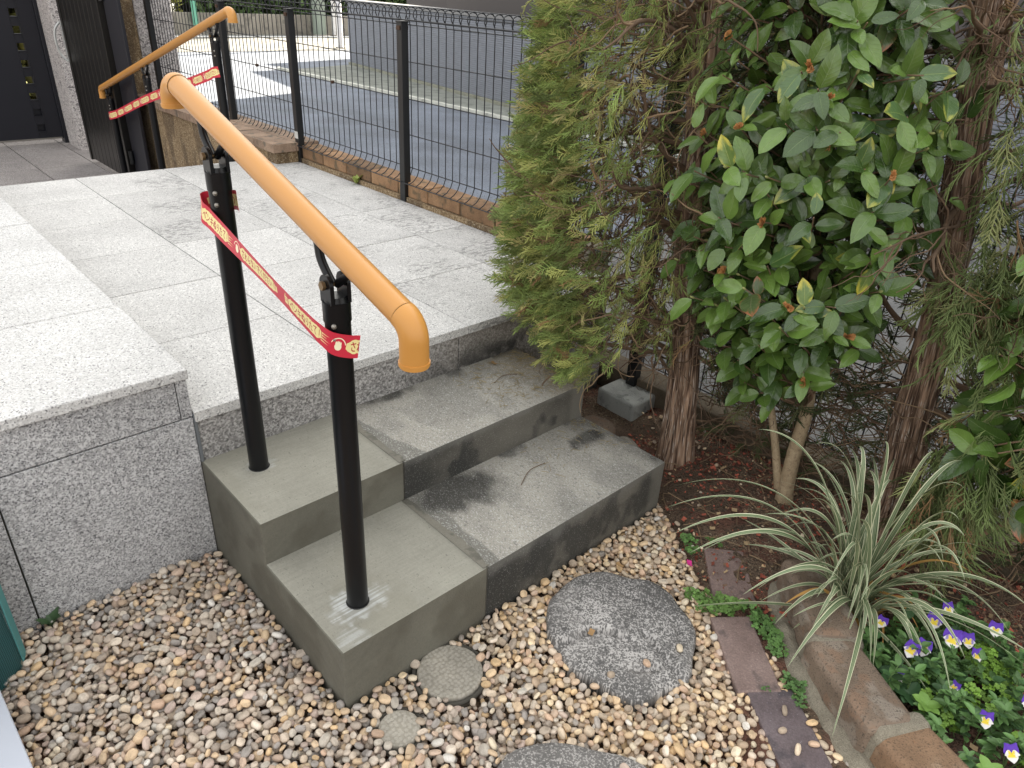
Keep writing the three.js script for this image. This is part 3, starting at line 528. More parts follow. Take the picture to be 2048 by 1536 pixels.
{
  const c = tapeCanvas.getContext('2d'), r = rng(3); c.fillStyle = '#c8283f'; c.fillRect(0, 0, 2048, 192);
  const blob = (x0, x1, dry) => {
    c.fillStyle = '#ecdf9c'; c.beginPath(); const n = 36;
    for (let i = 0; i <= n; i++) c.lineTo(lerp(x0, x1, i / n), 34 + 10 * r() + (i < 3 ? (3 - i) * 10 : 0) + (i > n - 4 ? (i - n + 4) * 8 : 0));
    for (let i = n; i >= 0; i--) c.lineTo(lerp(x0, x1, i / n), 158 - 10 * r() - (i < 3 ? (3 - i) * 10 : 0) - (i > n - 4 ? (i - n + 4) * 8 : 0));
    c.fill();
    if (dry) for (let k = 0; k < 4; k++) { c.beginPath(); c.moveTo(x1 - 20, 60 + k * 24); c.lineTo(x1 + 70 + 60 * r(), 62 + k * 26); c.lineTo(x1 - 20, 72 + k * 24); c.fill(); }
  };
  const write = (s, x, w, color) => {
    c.strokeStyle = c.fillStyle = color; c.lineWidth = 9; c.lineCap = c.lineJoin = 'round';
    for (const ch of s) {
      for (const st of KANA[ch] ?? []) {
        if (st[0] === 'o') { const [a, b, q] = st.slice(1).split(',').map(Number); c.beginPath(); c.arc(x + a * w * 0.09, 52 + b * 8.8, q * 7, 0, 7); ch === '!' ? c.fill() : c.stroke(); continue; }
        c.beginPath(); st.split(' ').forEach((q, i) => { const [a, b] = q.split(',').map(Number); i ? c.lineTo(x + a * w * 0.09, 52 + b * 8.8) : c.moveTo(x + a * w * 0.09, 52 + b * 8.8); }); c.stroke();
      }
      x += ch === '!' ? w * 0.45 : w;
    }
  };
  const bucket = (x) => { c.fillStyle = '#ecdf9c'; c.fillRect(x, 60, 62, 74); c.fillStyle = '#c8283f'; c.fillRect(x + 8, 78, 46, 6); c.fillRect(x + 8, 96, 46, 6); c.strokeStyle = '#ecdf9c'; c.lineWidth = 7; c.beginPath(); c.moveTo(x + 8, 60); c.lineTo(x + 24, 30); c.lineTo(x + 40, 58); c.stroke(); };
  const hand = (x) => { c.fillStyle = '#f3ecc9'; c.beginPath(); c.ellipse(x + 44, 112, 34, 32, 0, 0, 7); c.fill(); for (let k = 0; k < 4; k++) { c.beginPath(); c.ellipse(x + 20 + k * 15, 80 + Math.abs(k - 1.5) * 5, 8, 20, -0.1, 0, 7); c.fill(); } c.strokeStyle = '#f3ecc9'; c.lineWidth = 9; c.beginPath(); c.arc(x + 44, 112, 74, 3.5, 5.9); c.stroke(); };
  for (let k = 0; k < 1; k++) {
    bucket(20); blob(96, 760, true); write('ペンキぬりたて!!', 130, 78, '#b01f2c');
    hand(920); blob(1040, 1900, false); write('さわらないでください!!', 1080, 72, '#b01f2c');
  }
}
const tapeMap = new THREE.CanvasTexture(tapeCanvas); tapeMap.colorSpace = THREE.SRGBColorSpace; tapeMap.wrapS = THREE.RepeatWrapping; tapeMap.magFilter = THREE.LinearFilter;
const tapeMat = new THREE.MeshPhysicalMaterial({ map: tapeMap, roughness: 0.42, side: THREE.DoubleSide });
function tape(pts, width, per, label, off = 0, tilt = null) {   // a band through pts, its width upright
  const curve = new THREE.CatmullRomCurve3(pts, false, 'centripetal'), n = 110, P = [], U = [], I = [], L = curve.getLength();
  for (let i = 0; i <= n; i++) {
    const p = curve.getPointAt(i / n), tg = curve.getTangentAt(i / n), up = V(0, 1, 0).addScaledVector(tg, -tg.y).normalize(), tw = tilt ? tilt(i / n) : 0;
    const sd = up.clone().cross(tg); up.addScaledVector(sd, tw).normalize();
    for (const s of [-1, 1]) { const q = p.clone().addScaledVector(up, (s * width) / 2); P.push(q.x, q.y, q.z); U.push(off + ((i / n) * L) / per, (s + 1) / 2); }
    if (i) { const k = i * 2; I.push(k - 2, k, k - 1, k - 1, k, k + 1); }
  }
  const g = new THREE.BufferGeometry(); g.setAttribute('position', new THREE.Float32BufferAttribute(P, 3)); g.setAttribute('uv', new THREE.Float32BufferAttribute(U, 2)); g.setIndex(I); g.computeVertexNormals();
  const m = mesh('warning_tape', g, tapeMat, scene); tag(m, label, 'tape'); return m;
}
tape([V(0.112, 0.868, -0.474), V(0.122, 0.865, -0.503), V(0.105, 0.86, -0.54), V(0.078, 0.855, -0.556), V(0.064, 0.846, -0.53), V(0.0665, 0.836, -0.505), V(0.066, 0.79, -0.31), V(0.065, 0.752, -0.15), V(0.0655, 0.743, -0.108), V(0.072, 0.735, -0.078), V(0.092, 0.728, -0.066), V(0.11, 0.724, -0.062)], 0.039, 0.335, 'red wet paint warning tape strung between the posts on the concrete steps', 0.64, (t) => 0.15 * Math.sin(t * 7));
tape([V(1.15, 0.35, -4.9), V(1.125, 0.352, -4.88), V(1.124, 0.39, -4.7), V(1.122, 0.56, -4.06), V(1.123, 0.8, -3.05), V(1.122, 0.82, -2.98), V(1.14, 0.825, -2.955)], 0.05, 0.36, 'red wet paint warning tape strung between the posts near the gate', 0.3);

// ================================================================ BEYOND THE FENCE
{
  const rib = tex(64, 512, (u, v) => { const k = (v * 26) % 1, d = sstep(0.0, 0.1, k) * sstep(1, 0.8, k); return [...scl([0.2, 0.215, 0.25], (0.62 + 0.38 * d) * (0.9 + 0.2 * noise(u * 8, v * 60, 8, 300, 60))), d]; });
  const w = thing('ribbed_wall', 'long dark grey ribbed wall with pale metal coping across the parking ground', 'wall');
  const dir = V(5.88 - 6.78, 0, -5.82 + 10.97).normalize(), ang = Math.atan2(dir.x, dir.z), len = 13.5;
  w.position.set(6.78, 0, -10.97); w.rotation.y = ang;
  mesh('wall', box(0, 0.15, 0.05, 0.95, 0, len, 0.004), std({ roughness: 0.6 }, rib, 0.006, 0.6, 0.62), w);
  mesh('coping', box(-0.02, 0.3, 0.953, 1.0, -0.02, len, 0.006), std({ color: new THREE.Color(0.2, 0.2, 0.205), roughness: 0.5 }), w);
  mesh('plinth', box(-0.03, 0.15, 0, 0.048, 0, len, 0.006), std({ roughness: 0.9, color: new THREE.Color(0.8, 0.85, 0.8) }, CONC, 0.001, 1), w);
  const a = struct('concrete_apron', sheet([[5.28, -10.4], [6.72, -10.9], [5.0, -1.3], [5.3, -1.0]], 0.012), std({ roughness: 0.9, color: new THREE.Color(0.75, 0.82, 0.85) }, CONC, 0.001, 1.2), 'strip of stained concrete at the foot of the ribbed wall');
  const k = thing('gutter_kerb', 'white concrete kerb line along the foot of the ribbed wall', 'kerb');
  mesh('kerb', box(5.24, 5.29, -0.02, 0.035, -10.6, -1.0, 0.006), std({ roughness: 0.8, color: new THREE.Color(1.9, 2.0, 2.1) }, CONC, 0.001, 1.2), k);
  const b = thing('building', 'tall dark brown building wall rising above the ribbed wall', 'building');
  const dk = std({ color: new THREE.Color(0.085, 0.075, 0.072), roughness: 0.7 });
  mesh('wall', box(7.25, 15, -0.05, 6.6, -8.9, 6, 0.02), dk, b); mesh('roof', box(7.0, 15.3, 6.6, 6.85, -9.0, 6.2, 0.02), M.blackRough, b);
  mesh('low_wing', box(9, 15, -0.05, 1.75, -12.4, -8.905, 0.02), dk, b);
  for (let i = 0; i < 5; i++) { const z = -8 + i * 2.8, f = mesh('window', box(7.22, 7.26, 3.8, 5.0, z, z + 1.5, 0.01), M.blackRough, b); mesh('pane', box(7.212, 7.219, 3.86, 4.94, z + 0.06, z + 1.44, 0), std({ color: new THREE.Color(0.05, 0.06, 0.07), roughness: 0.08 }), f); }
}
{
  const t = thing('street_wall', 'long low pale grey panel wall on the far side of the street', 'wall'), wm = std({ roughness: 0.9, color: new THREE.Color(1.0, 0.97, 0.99) }, CONC, 0.001, 2.2), r = rng(41);
  for (let i = 0; i < 34; i++) mesh('panel', box(4 + i * 0.42, 4.414 + i * 0.42, -0.02, 0.462 + (r() - 0.5) * 0.003, -18.12, -17.98 + (r() - 0.5) * 0.006, 0.008, [r(), r()]), wm, t);
  const h = (name, label, x0, x1, z0, z1, y0, y1, n, col, seed) => {
    const q = rng(seed), L = [], C = [], t = thing(name, label, 'hedge');
    for (let i = 0; i < n; i++) { const x = lerp(x0, x1, q()), y = lerp(y0, y1, q()), z = lerp(z0, z1, 1 - q() * q()) + 0.12 * noise(x * 3, y * 3, 1 << 20, seed); L.push(M4(V(x, y, z), new THREE.Quaternion().setFromEuler(new THREE.Euler(q() * 6, q() * 6, q() * 6)), 0.6 + q())); const k = 0.4 + 1.1 * q() * q() + 0.5 * noise(x * 4, y * 4, 1 << 20, seed); C.push(scl(col, k)); }
    instances('foliage', new THREE.PlaneGeometry(0.11, 0.06), std({ roughness: 0.75, side: THREE.DoubleSide }), t, L, C);
    mesh('inner_branches', box(x0 + 0.05, x1 - 0.05, 0.0, y1 - 0.2, z0 - 0.4, z0, 0.03), std({ color: new THREE.Color(0.012, 0.016, 0.01), roughness: 1 }), t);
  };
  h('street_hedge', 'dark green clipped hedge behind the low street wall', 7.1, 18, -19.2, -18.3, 0.2, 2.4, 9000, [0.1, 0.16, 0.055], 50);
  h('street_hedge', 'bright yellow green bush beside the green pole', 4.6, 6.9, -19.6, -18.4, 0.2, 2.2, 2200, [0.3, 0.3, 0.07], 51);
  const pole = (name, label, x, z, r, hgt, col, rough = 0.5) => { const t = thing(name, label, 'pole'); mesh('shaft', tube([V(x, 0, z), V(x, hgt / 2, z), V(x, hgt, z)], r, 14), std({ color: new THREE.Color(...col), roughness: rough }), t); mesh('base_plate', new THREE.CylinderGeometry(r * 1.7, r * 1.8, 0.03, 14).translate(x, 0.015, z), M.steel, t); };
  pole('sign_pole', 'thin turquoise pole standing before the street wall', 6.95, -17.9, 0.06, 3, [0.18, 0.5, 0.36]);
  pole('utility_pole', 'thick grey green pole standing before the street wall', 10.1, -17.8, 0.17, 5, [0.3, 0.35, 0.3], 0.8);
  pole('street_pole', 'thin white pole directly beside the thick grey green pole', 10.4, -17.6, 0.05, 3.4, [0.75, 0.75, 0.75]);
  pole('street_pole', 'thin white pole nearest to the corner of the ribbed wall', 8.45, -14.05, 0.06, 3.4, [0.7, 0.7, 0.72]);
  const s = thing('yellow_sign', 'bright yellow board beyond the white poles', 'sign');
  mesh('board', box(11.2, 12.2, 0.55, 0.95, -19.0, -18.95, 0.01), std({ color: new THREE.Color(0.75, 0.5, 0.02), roughness: 0.6 }), s);
  mesh('leg', tube([V(11.3, 0, -19.02), V(11.3, 0.9, -19.02)], 0.025, 8), M.steel, s); mesh('leg', tube([V(12.1, 0, -19.02), V(12.1, 0.9, -19.02)], 0.025, 8), M.steel, s);
}
// ================================================================ STEPPING STONES, LIDS, EDGING BRICKS, BORDER ROCKS
const discs = [];   // [x, z, r] kept free of gravel
function steppingStone(x, z, rx, rz, seed, label, crack) {
  const t = thing('stepping_stone', label, 'stepping stone', [x, 0, z]), P = [], U = [], I = [], NR = 72, NA = 150, r = rng(seed);
  const wob = (a) => 1 + 0.035 * Math.sin(2 * a + seed) + 0.03 * Math.sin(3 * a + seed * 2) + 0.016 * Math.sin(7 * a + seed) + 0.1 * (noise(Math.cos(a) * 3.3 + 9, Math.sin(a) * 3.3 + 9, 1 << 20, seed) - 0.5);
  for (let i = 0; i <= NR; i++) for (let j = 0; j <= NA; j++) {
    const a = (j / NA) * Math.PI * 2, q = Math.min(1, (i / (NR - 3))), k = q * wob(a), px = rx * k * Math.cos(a), pz = rz * k * Math.sin(a);
    let y = 0.019 - 0.01 * Math.pow(q, 16) + 0.006 * (n3(px * 16, pz * 16, 0, seed) - 0.5) + 0.003 * (n3(px * 60, pz * 60, 0, seed + 1) - 0.5);
    if (crack) { const d = crack(px, pz); y += d; }
    if (i > NR - 3) y = [0.001, -0.014, -0.03][i - NR + 2];
    P.push(px * (i > NR - 3 ? 1.01 : 1), y, pz * (i > NR - 3 ? 1.01 : 1)); U.push(px + 3, pz + 3);
    if (i && j) { const b = i * (NA + 1) + j; I.push(b - NA - 2, b, b - 1, b - NA - 2, b - NA - 1, b); }
  }
  const g = new THREE.BufferGeometry(); g.setAttribute('position', new THREE.Float32BufferAttribute(P, 3)); g.setAttribute('uv', new THREE.Float32BufferAttribute(U, 2)); g.setIndex(I); g.computeVertexNormals();
  mesh('stone', g, M.stepping, t); discs.push([x, z, rx * 0.97]);
}
steppingStone(0.56, 0.232, 0.172, 0.168, 4, 'round grey flecked stepping stone with a ridge across it, set in the gravel', (x, z) => {
  const u = x * 0.73 + z * 0.68, v = -x * 0.68 + z * 0.73, e = 0.02 * Math.sin(u * 30);   // ridge lines of the cast stone
  const l1 = Math.exp(-Math.pow((v - 0.035 - e) / 0.006, 2)) * sstep(0.03, -0.03, u), l2 = Math.exp(-Math.pow((u - 0.06 - 0.5 * (v - 0.04)) / 0.007, 2)) * sstep(0.0, 0.03, v), l3 = Math.exp(-Math.pow((Math.hypot(u - 0.02, v - 0.01) - 0.105) / 0.007, 2)) * sstep(-0.04, 0.04, u);
  return -0.014 * Math.max(l1, l2, l3 * 0.7) + 0.009 * sstep(0.035 + e, 0.02 + e, v) * sstep(0.05, -0.03, u);
});
steppingStone(0.105, 0.555, 0.268, 0.258, 12, 'grey flecked stepping stone at the lower edge, nearest to the viewer', null);
function lid(x, z, r, label) {
  const t = thing('drain_lid', label, 'drain lid', [x, -0.004, z]), pts = [[0, 0.004], [r * 0.55, 0.0045], [r * 0.6, 0.0035], [r * 0.64, 0.0045], [r * 0.84, 0.004], [r * 0.87, 0.0028], [r * 0.9, 0.004], [r * 0.97, 0.003], [r, -0.002], [r, -0.04]].map(([a, b]) => new THREE.Vector2(a, b));
  const g = new THREE.LatheGeometry(pts, 72); const p = g.attributes.position, u = g.attributes.uv; for (let i = 0; i < p.count; i++) { u.setXY(i, p.getX(i) + x, p.getZ(i) + z); if (p.getY(i) > 0) p.setY(i, p.getY(i) + 0.0016 * (n3(p.getX(i) * 60, p.getZ(i) * 60, 0, 7) - 0.5)); }
  g.computeVertexNormals(); mesh('cover', g, M.lid, t);
  mesh('collar', new THREE.TorusGeometry(r + 0.006, 0.005, 8, 60).rotateX(Math.PI / 2).translate(0, -0.006, 0), std({ color: new THREE.Color(0.06, 0.055, 0.045), roughness: 0.9 }), t);
  discs.push([x, z, r + 0.004]);
}
lid(0.206, 0.064, 0.069, 'larger round concrete drain lid touching the front of the new cement step');
lid(0.05, 0.105, 0.0405, 'smaller round concrete drain lid in the gravel before the step corner');

function rough(g, amp, f, seed) { const p = g.attributes.position; for (let i = 0; i < p.count; i++) { const x = p.getX(i), y = p.getY(i), z = p.getZ(i); p.setXYZ(i, x + amp * (n3(x * f, y * f, z * f, seed) - 0.5), y + amp * (n3(x * f + 7, y * f, z * f, seed + 3) - 0.5), z + amp * (n3(x * f, y * f + 9, z * f, seed + 6) - 0.5)); } g.computeVertexNormals(); return g; }
function block(l, h, w, rad, amp, f, seed, seg = 6) {   // rounded rough block, indexed by position so that it stays closed
  let g = new RoundedBoxGeometry(l, h, w, seg, rad); g.deleteAttribute('normal'); g.deleteAttribute('uv');
  const p = g.attributes.position; const seen = new Map(), idx = [], P = [];
  for (let i = 0; i < p.count; i++) { const k = [p.getX(i), p.getY(i), p.getZ(i)].map((v) => Math.round(v * 1e5)).join(); if (!seen.has(k)) { seen.set(k, P.length / 3); P.push(p.getX(i), p.getY(i), p.getZ(i)); } idx.push(seen.get(k)); }
  g = new THREE.BufferGeometry(); g.setAttribute('position', new THREE.Float32BufferAttribute(P, 3)); g.setIndex(idx); rough(g, amp, f, seed);
  return metricUV(g, [seed * 0.37, seed * 0.61]);
}
const flats = [];   // bricks lying in the ground, kept free of gravel
function edging(x, z, l, w, dirx, dirz, y, seed, mat, label) {
  const t = thing('edging_brick', label, 'brick', [x, y, z], Math.atan2(-dirz, dirx)); mesh('brick', block(l, 0.055, w, 0.005, 0.004, 30, seed, 5).translate(0, -0.0275, 0), mat, t);
  flats.push([x, z, l / 2, w / 2, dirx, dirz]);
}
const nd = (a, b) => { const l = Math.hypot(a, b); return [a / l, b / l]; };
edging(0.716, 0.446, 0.205, 0.094, ...nd(-0.135, 0.158), 0.011, 3, M.slate, 'reddish flat edging brick in the middle of the row between gravel and rocks');
edging(0.61, 0.613, 0.2, 0.1, ...nd(-0.082, 0.11), 0.009, 8, M.slateDark, 'dark slate coloured flat edging brick with pebbles lying on it');
edging(0.905, 0.29, 0.19, 0.1, ...nd(-0.134, 0.117), 0.006, 13, M.slate, 'reddish edging brick with a dark earth stain, nearest to the shaggy conifer trunk');
{
  const rocks = [[0.925, 0.035, 0.5, 0.25, 0.125, 0.12, 21, 'brown border rock under the striped grass'], [0.772, 0.03, 0.658, 0.235, 0.13, 0.115, 22, 'brown border rock beside the violas with mortar at both ends'], [0.697, 0.03, 0.835, 0.2, 0.12, 0.125, 23, 'ochre brown border rock at the lower edge next to the violas']];
  const dir = [[-0.71, 0.7], [-0.56, 0.83], [-0.35, 0.94]];
  rocks.forEach(([x, y, z, l, h, w, s, label], i) => { const t = thing('border_rock', label, 'rock', [x, y - 0.012, z], Math.atan2(-dir[i][1], dir[i][0])); mesh('rock', rough(block(l, h, w, 0.024, 0.03, 9, s, 22), 0.007, 45, s + 3), i === 2 ? std({ roughness: 0.8, color: new THREE.Color(1.25, 1.05, 0.85) }, ROCK, 0.003, 0.4) : M.rock, t); });
  const t = thing('mortar_bed', 'pale sandy mortar between the border rocks', 'mortar');
  for (const [x, z, a, l] of [[0.842, 0.573, 0.86, 0.045], [0.728, 0.752, 1.05, 0.05]]) mesh('joint', block(l, 0.118, 0.125, 0.02, 0.016, 26, 31 + l * 100, 12).rotateY(a).translate(x, 0.02, z), M.mortar, t);
  const fp = smooth([V(1.03, -0.022, 0.36), V(0.9, -0.02, 0.43), V(0.815, -0.018, 0.505), V(0.72, -0.016, 0.63), V(0.655, -0.016, 0.74), V(0.62, -0.016, 0.86)], 120);
  mesh('front_fillet', metricUV(rough(tube(fp, fp.map((_, i) => 0.024 + 0.012 * noise(i * 0.15, 1, 1 << 20, 5)), 14), 0.014, 45, 6)), M.mortar, t);
}
for (const [x, y, z, l, h, w, s, label] of [[1.06, 0.05, -0.31, 0.13, 0.1, 0.12, 41, 'brown rounded stone against the end of the upper step'], [1.085, 0.015, -0.2, 0.12, 0.1, 0.11, 42, 'grey rounded stone below the brown one at the step end']]) {
  const t = thing('garden_stone', label, 'stone', [x, y, z], s); mesh('stone', block(l, h, w, 0.04, 0.03, 14, s, 12), s === 42 ? M.lid : M.rock, t);
}

// ================================================================ GRAVEL
{
  const r = rng(101), gs = [];
  for (let k = 0; k < 6; k++) {
    const g = new THREE.IcosahedronGeometry(1, 4), p = g.attributes.position, sx = 1, sy = [0.55, 0.68, 0.5, 0.75, 0.6, 0.62][k], sz = [0.78, 0.7, 0.9, 0.82, 0.62, 0.85][k];
    g.deleteAttribute('normal'); g.deleteAttribute('uv');
    const uv = [];
    for (let i = 0; i < p.count; i++) {
      const d = V(p.getX(i), p.getY(i), p.getZ(i)).normalize(), q = 1 + 0.42 * (n3(d.x * 1.1 + k * 5 + 20, d.y * 1.1 + 20, d.z * 1.1 + 20, k) - 0.5) + 0.1 * (n3(d.x * 3 + 30, d.y * 3 + 30, d.z * 3 + 30, k + 4) - 0.5);
      const e = (v) => Math.sign(v) * Math.pow(Math.abs(v), 0.85);
      uv.push(0.5 + d.x * 0.35 + d.y * 0.2, 0.5 + d.z * 0.35 + d.y * 0.2); p.setXYZ(i, e(d.x) * q * sx, e(d.y) * q * sy, e(d.z) * q * sz);
    }
    g.setAttribute('uv', new THREE.Float32BufferAttribute(uv, 2)); g.computeVertexNormals();
    { // smooth normals from position
      const m = new Map(), n = g.attributes.normal, key = (i) => [p.getX(i), p.getY(i), p.getZ(i)].map((v) => Math.round(v * 1e4)).join();
      for (let i = 0; i < p.count; i++) { const kk = key(i), a = m.get(kk) ?? V(0, 0, 0); a.add(V(n.getX(i), n.getY(i), n.getZ(i))); m.set(kk, a); }
      for (let i = 0; i < p.count; i++) { const a = m.get(key(i)).clone().normalize(); n.setXYZ(i, a.x, a.y, a.z); }
    }
    gs.push(g);
  }
  const warm = [[0.62, 0.44, 0.25], [0.52, 0.37, 0.22], [0.68, 0.53, 0.33], [0.42, 0.29, 0.19], [0.7, 0.6, 0.44], [0.5, 0.32, 0.21], [0.38, 0.3, 0.22], [0.62, 0.41, 0.19], [0.6, 0.48, 0.35], [0.3, 0.23, 0.17]];
  const cool = [[0.46, 0.38, 0.3], [0.36, 0.3, 0.245], [0.56, 0.47, 0.38], [0.28, 0.23, 0.19], [0.62, 0.54, 0.45], [0.47, 0.33, 0.24], [0.27, 0.255, 0.25], [0.58, 0.41, 0.24], [0.42, 0.32, 0.28], [0.17, 0.165, 0.165], [0.4, 0.37, 0.32]];
  const white = [[0.68, 0.66, 0.62], [0.6, 0.58, 0.53], [0.7, 0.6, 0.48]];
  const area = [[-0.75, 1.1], [-0.75, -0.62], [0, -0.62], [0, 0.002], [1.0, 0.002], [1.02, -0.02], [0.93, 0.11], [0.875, 0.19], [0.83, 0.255], [0.79, 0.33], [0.735, 0.41], [0.72, 0.5], [0.65, 0.6], [0.6, 0.75], [0.5, 1.1]];
  const edge = [[-0.75, 1.1], [-0.75, -0.597], [-0.005, -0.597], [-0.005, 0.005], [0.99, 0.005], [1.02, -0.02], [0.93, 0.11], [0.875, 0.19], [0.83, 0.255], [0.79, 0.33], [0.735, 0.41], [0.76, 0.5], [0.68, 0.6], [0.63, 0.75], [0.55, 1.1]];
  const cell = 0.02, grid = new Map(), lists = gs.map(() => []), cols = gs.map(() => []);
  const put = (x, z, y, R, layer) => {
    const w = clamp(0.15 + 0.75 * sstep(0.0, 0.55, x + 0.3 * (fbm(x + 2, z + 2, 5, 3, 66) - 0.5)));
    let c = r() < 0.045 ? white[Math.floor(r() * 3)] : r() < w ? warm[Math.floor(r() * warm.length)] : cool[Math.floor(r() * cool.length)];
    c = mix3(c, lerp(0, 1, w) > 0.5 ? [0.56, 0.44, 0.31] : [0.4, 0.33, 0.28], 0.16); c = mix3(c, [0.62, 0.54, 0.45], 0.16); c = scl(c, (1.08 + 0.08 * w) * (0.88 + 0.42 * r())); const k = Math.floor(r() * gs.length);
    const q = new THREE.Quaternion().setFromEuler(new THREE.Euler((r() - 0.5) * (layer ? 1.0 : 1.5), r() * 6.28, (r() - 0.5) * (layer ? 1.0 : 1.5), 'YXZ'));
    lists[k].push(M4(V(x, y, z), q, V(R * (0.85 + 0.4 * r()), R * (0.8 + 0.35 * r()), R * (0.85 + 0.3 * r())))); cols[k].push(c);
  };
  const free = (x, z, m) => !discs.some(([a, b, q]) => Math.hypot(x - a, z - b) < q - m) && !flats.some(([a, b, l, w, dx, dz]) => { const u = (x - a) * dx + (z - b) * dz, v = -(x - a) * dz + (z - b) * dx; return Math.abs(u) < l - m && Math.abs(v) < w - m; });
  const bare = (x, z) => sstep(0.075, 0.045, Math.abs(Math.hypot(x - 0.206, z - 0.064) - 0.085)) * (x > 0.16 ? 1 : 0.35) * sstep(0.36, 0.3, x);   // thin gravel around the larger lid
  for (let layer = 0; layer < 3; layer++) {
    grid.clear(); const tries = layer === 2 ? 56000 : 40000;
    for (let i = 0; i < tries; i++) {
      const x = -0.75 + 1.78 * r(), z = -0.62 + 1.7 * r(), R = 0.006 + 0.0058 * Math.pow(r(), 1.6);
      if (!inPoly(x, z, edge) || !free(x, z, layer === 2 ? 0.004 : -0.004)) continue;
      if (layer && r() < bare(x, z) * 0.8) continue;
      const gx = Math.floor(x / cell), gz = Math.floor(z / cell); let ok = true;
      for (let a = -2; a <= 2 && ok; a++) for (let b = -2; b <= 2 && ok; b++) for (const o of grid.get((gx + a) * 4096 + gz + b) ?? []) if (Math.hypot(x - o[0], z - o[1]) < (R + o[2]) * (layer === 2 ? 0.8 : 0.74)) { ok = false; break; }
      if (!ok) continue;
      const key = gx * 4096 + gz; if (!grid.has(key)) grid.set(key, []); grid.get(key).push([x, z, R]);
      const lift = 0.012 * (fbm(x + 3, z + 3, 4, 3, 61) - 0.5);
      put(x, z, [-0.02, -0.0095, 0.0005][layer] + lift + (r() - 0.5) * 0.004, R, layer);
    }
  }
  // strays lying on the bricks, stones and soil
  for (const [x, z, y] of [[0.6, 0.6, 0.013], [0.645, 0.58, 0.013], [0.585, 0.64, 0.013], [0.62, 0.655, 0.013], [0.66, 0.63, 0.014], [0.52, 0.33, 0.02], [0.44, 0.3, 0.018], [0.61, 0.35, 0.017], [0.85, 0.36, 0.008], [0.3, 0.45, 0.022]]) put(x, z, y, 0.0095, 1);
  for (let i = 0; i < 150; i++) { const x = 0.7 + r() * 0.75, z = -0.4 + r() * 1.1; if (!inPoly(x, z, edge) && free(x, z, 0)) put(x, z, 0.006, 0.004 + 0.006 * r() * r(), 1); }
  const t = thing('gravel', 'rounded brown grey and tan pebbles covering the ground before the steps', 'gravel'); t.userData.kind = 'stuff';
  const pm = std({ roughness: 0.78 }, PEB, 0.0006, 1);
  gs.forEach((g, k) => instances('pebbles', g, pm, t, lists[k], cols[k]));
}

// ================================================================ CONIFERS
// a spray of thin cords, 1 unit long along +y, fanned in the x-y plane
function cordSpray(seed, { n = 15, spread = 0.55, droop = 0.3, thick = 0.0085, sub = 2 } = {}) {
  const r = rng(seed), P = [], N = [], I = [];
  function cord(p0, d0, len, rad, bend0) {
    const seg = 4, bend = bend0.clone().add(V((r() - 0.5) * 0.9, (r() - 0.5) * 0.3, (r() - 0.5) * 0.9)); let p = p0.clone(), d = d0.clone().normalize(); const base = P.length / 3, out = [];
    for (let i = 0; i <= seg; i++) {
      const s = Math.abs(d.z) < 0.9 ? V(0, 0, 1) : V(1, 0, 0); const a = s.clone().addScaledVector(d, -s.dot(d)).normalize(), b = d.clone().cross(a), rr = rad * (1 - 0.55 * (i / seg));
      for (let k = 0; k < 3; k++) { const th = (k / 3) * 6.283, q = a.clone().multiplyScalar(Math.cos(th)).addScaledVector(b, Math.sin(th)); P.push(p.x + q.x * rr, p.y + q.y * rr, p.z + q.z * rr); N.push(q.x, q.y, q.z); }
      if (i < seg) for (let k = 0; k < 3; k++) { const k2 = (k + 1) % 3, o = base + i * 3; I.push(o + k, o + k2, o + 3 + k, o + k2, o + 3 + k2, o + 3 + k); }
      out.push([p.clone(), d.clone()]);
      p = p.clone().addScaledVector(d, len / seg); d = d.clone().addScaledVector(bend, 1 / seg).normalize();
    }
    return out;
  }
  const bend = V((r() - 0.5) * 0.5, -droop * 0.3, -droop);
  const main = cord(V(0, 0, 0), V(0, 1, 0), 1, thick * 1.25, bend);
  const at = (path, t) => { const f = t * (path.length - 1), i = Math.min(path.length - 2, Math.floor(f)); return [path[i][0].clone().lerp(path[i + 1][0], f - i), path[i][1]]; };
  for (let i = 0; i < n; i++) {
    const t = 0.08 + 0.88 * (i / n), [p, d] = at(main, t), s = i % 2 ? 1 : -1, a = spread * (0.75 + 0.6 * r());
    const side = V(1, 0, 0.25 * (r() - 0.5)).multiplyScalar(s), dir = d.clone().multiplyScalar(Math.cos(a)).addScaledVector(side, Math.sin(a)).addScaledVector(V(0, 0, 1), 0.5 * (r() - 0.5));
    const L = (0.34 + 0.24 * r()) * (1 - 0.45 * t), c = cord(p, dir, L, thick, d.clone().multiplyScalar(0.5).add(V(0, -droop * 0.4, -droop * 0.8 * r())));
    for (let k = 0; k < sub; k++) { const [q, e] = at(c, 0.2 + 0.3 * k + 0.15 * r()), s2 = (k + i) % 2 ? 1 : -1; cord(q, e.clone().multiplyScalar(0.9).addScaledVector(side, 0.35 * s2).addScaledVector(V(0, 0, 1), 0.6 * (r() - 0.5)), L * (0.5 - 0.12 * k), thick * 0.85, d.clone().multiplyScalar(0.3).add(V(0, -droop * 0.3, 0))); }
  }
  const g = new THREE.BufferGeometry(); g.setAttribute('position', new THREE.Float32BufferAttribute(P, 3)); g.setAttribute('normal', new THREE.Float32BufferAttribute(N, 3)); g.setIndex(I); return g;
}
const sprays = [cordSpray(1, { n: 12, thick: 0.0155 }), cordSpray(2, { n: 14, spread: 0.45, droop: 0.5, thick: 0.0155 }), cordSpray(3, { n: 10, spread: 0.7, droop: 0.2, thick: 0.016 }), cordSpray(4, { n: 15, spread: 0.5, droop: 0.35, sub: 2, thick: 0.015 })];
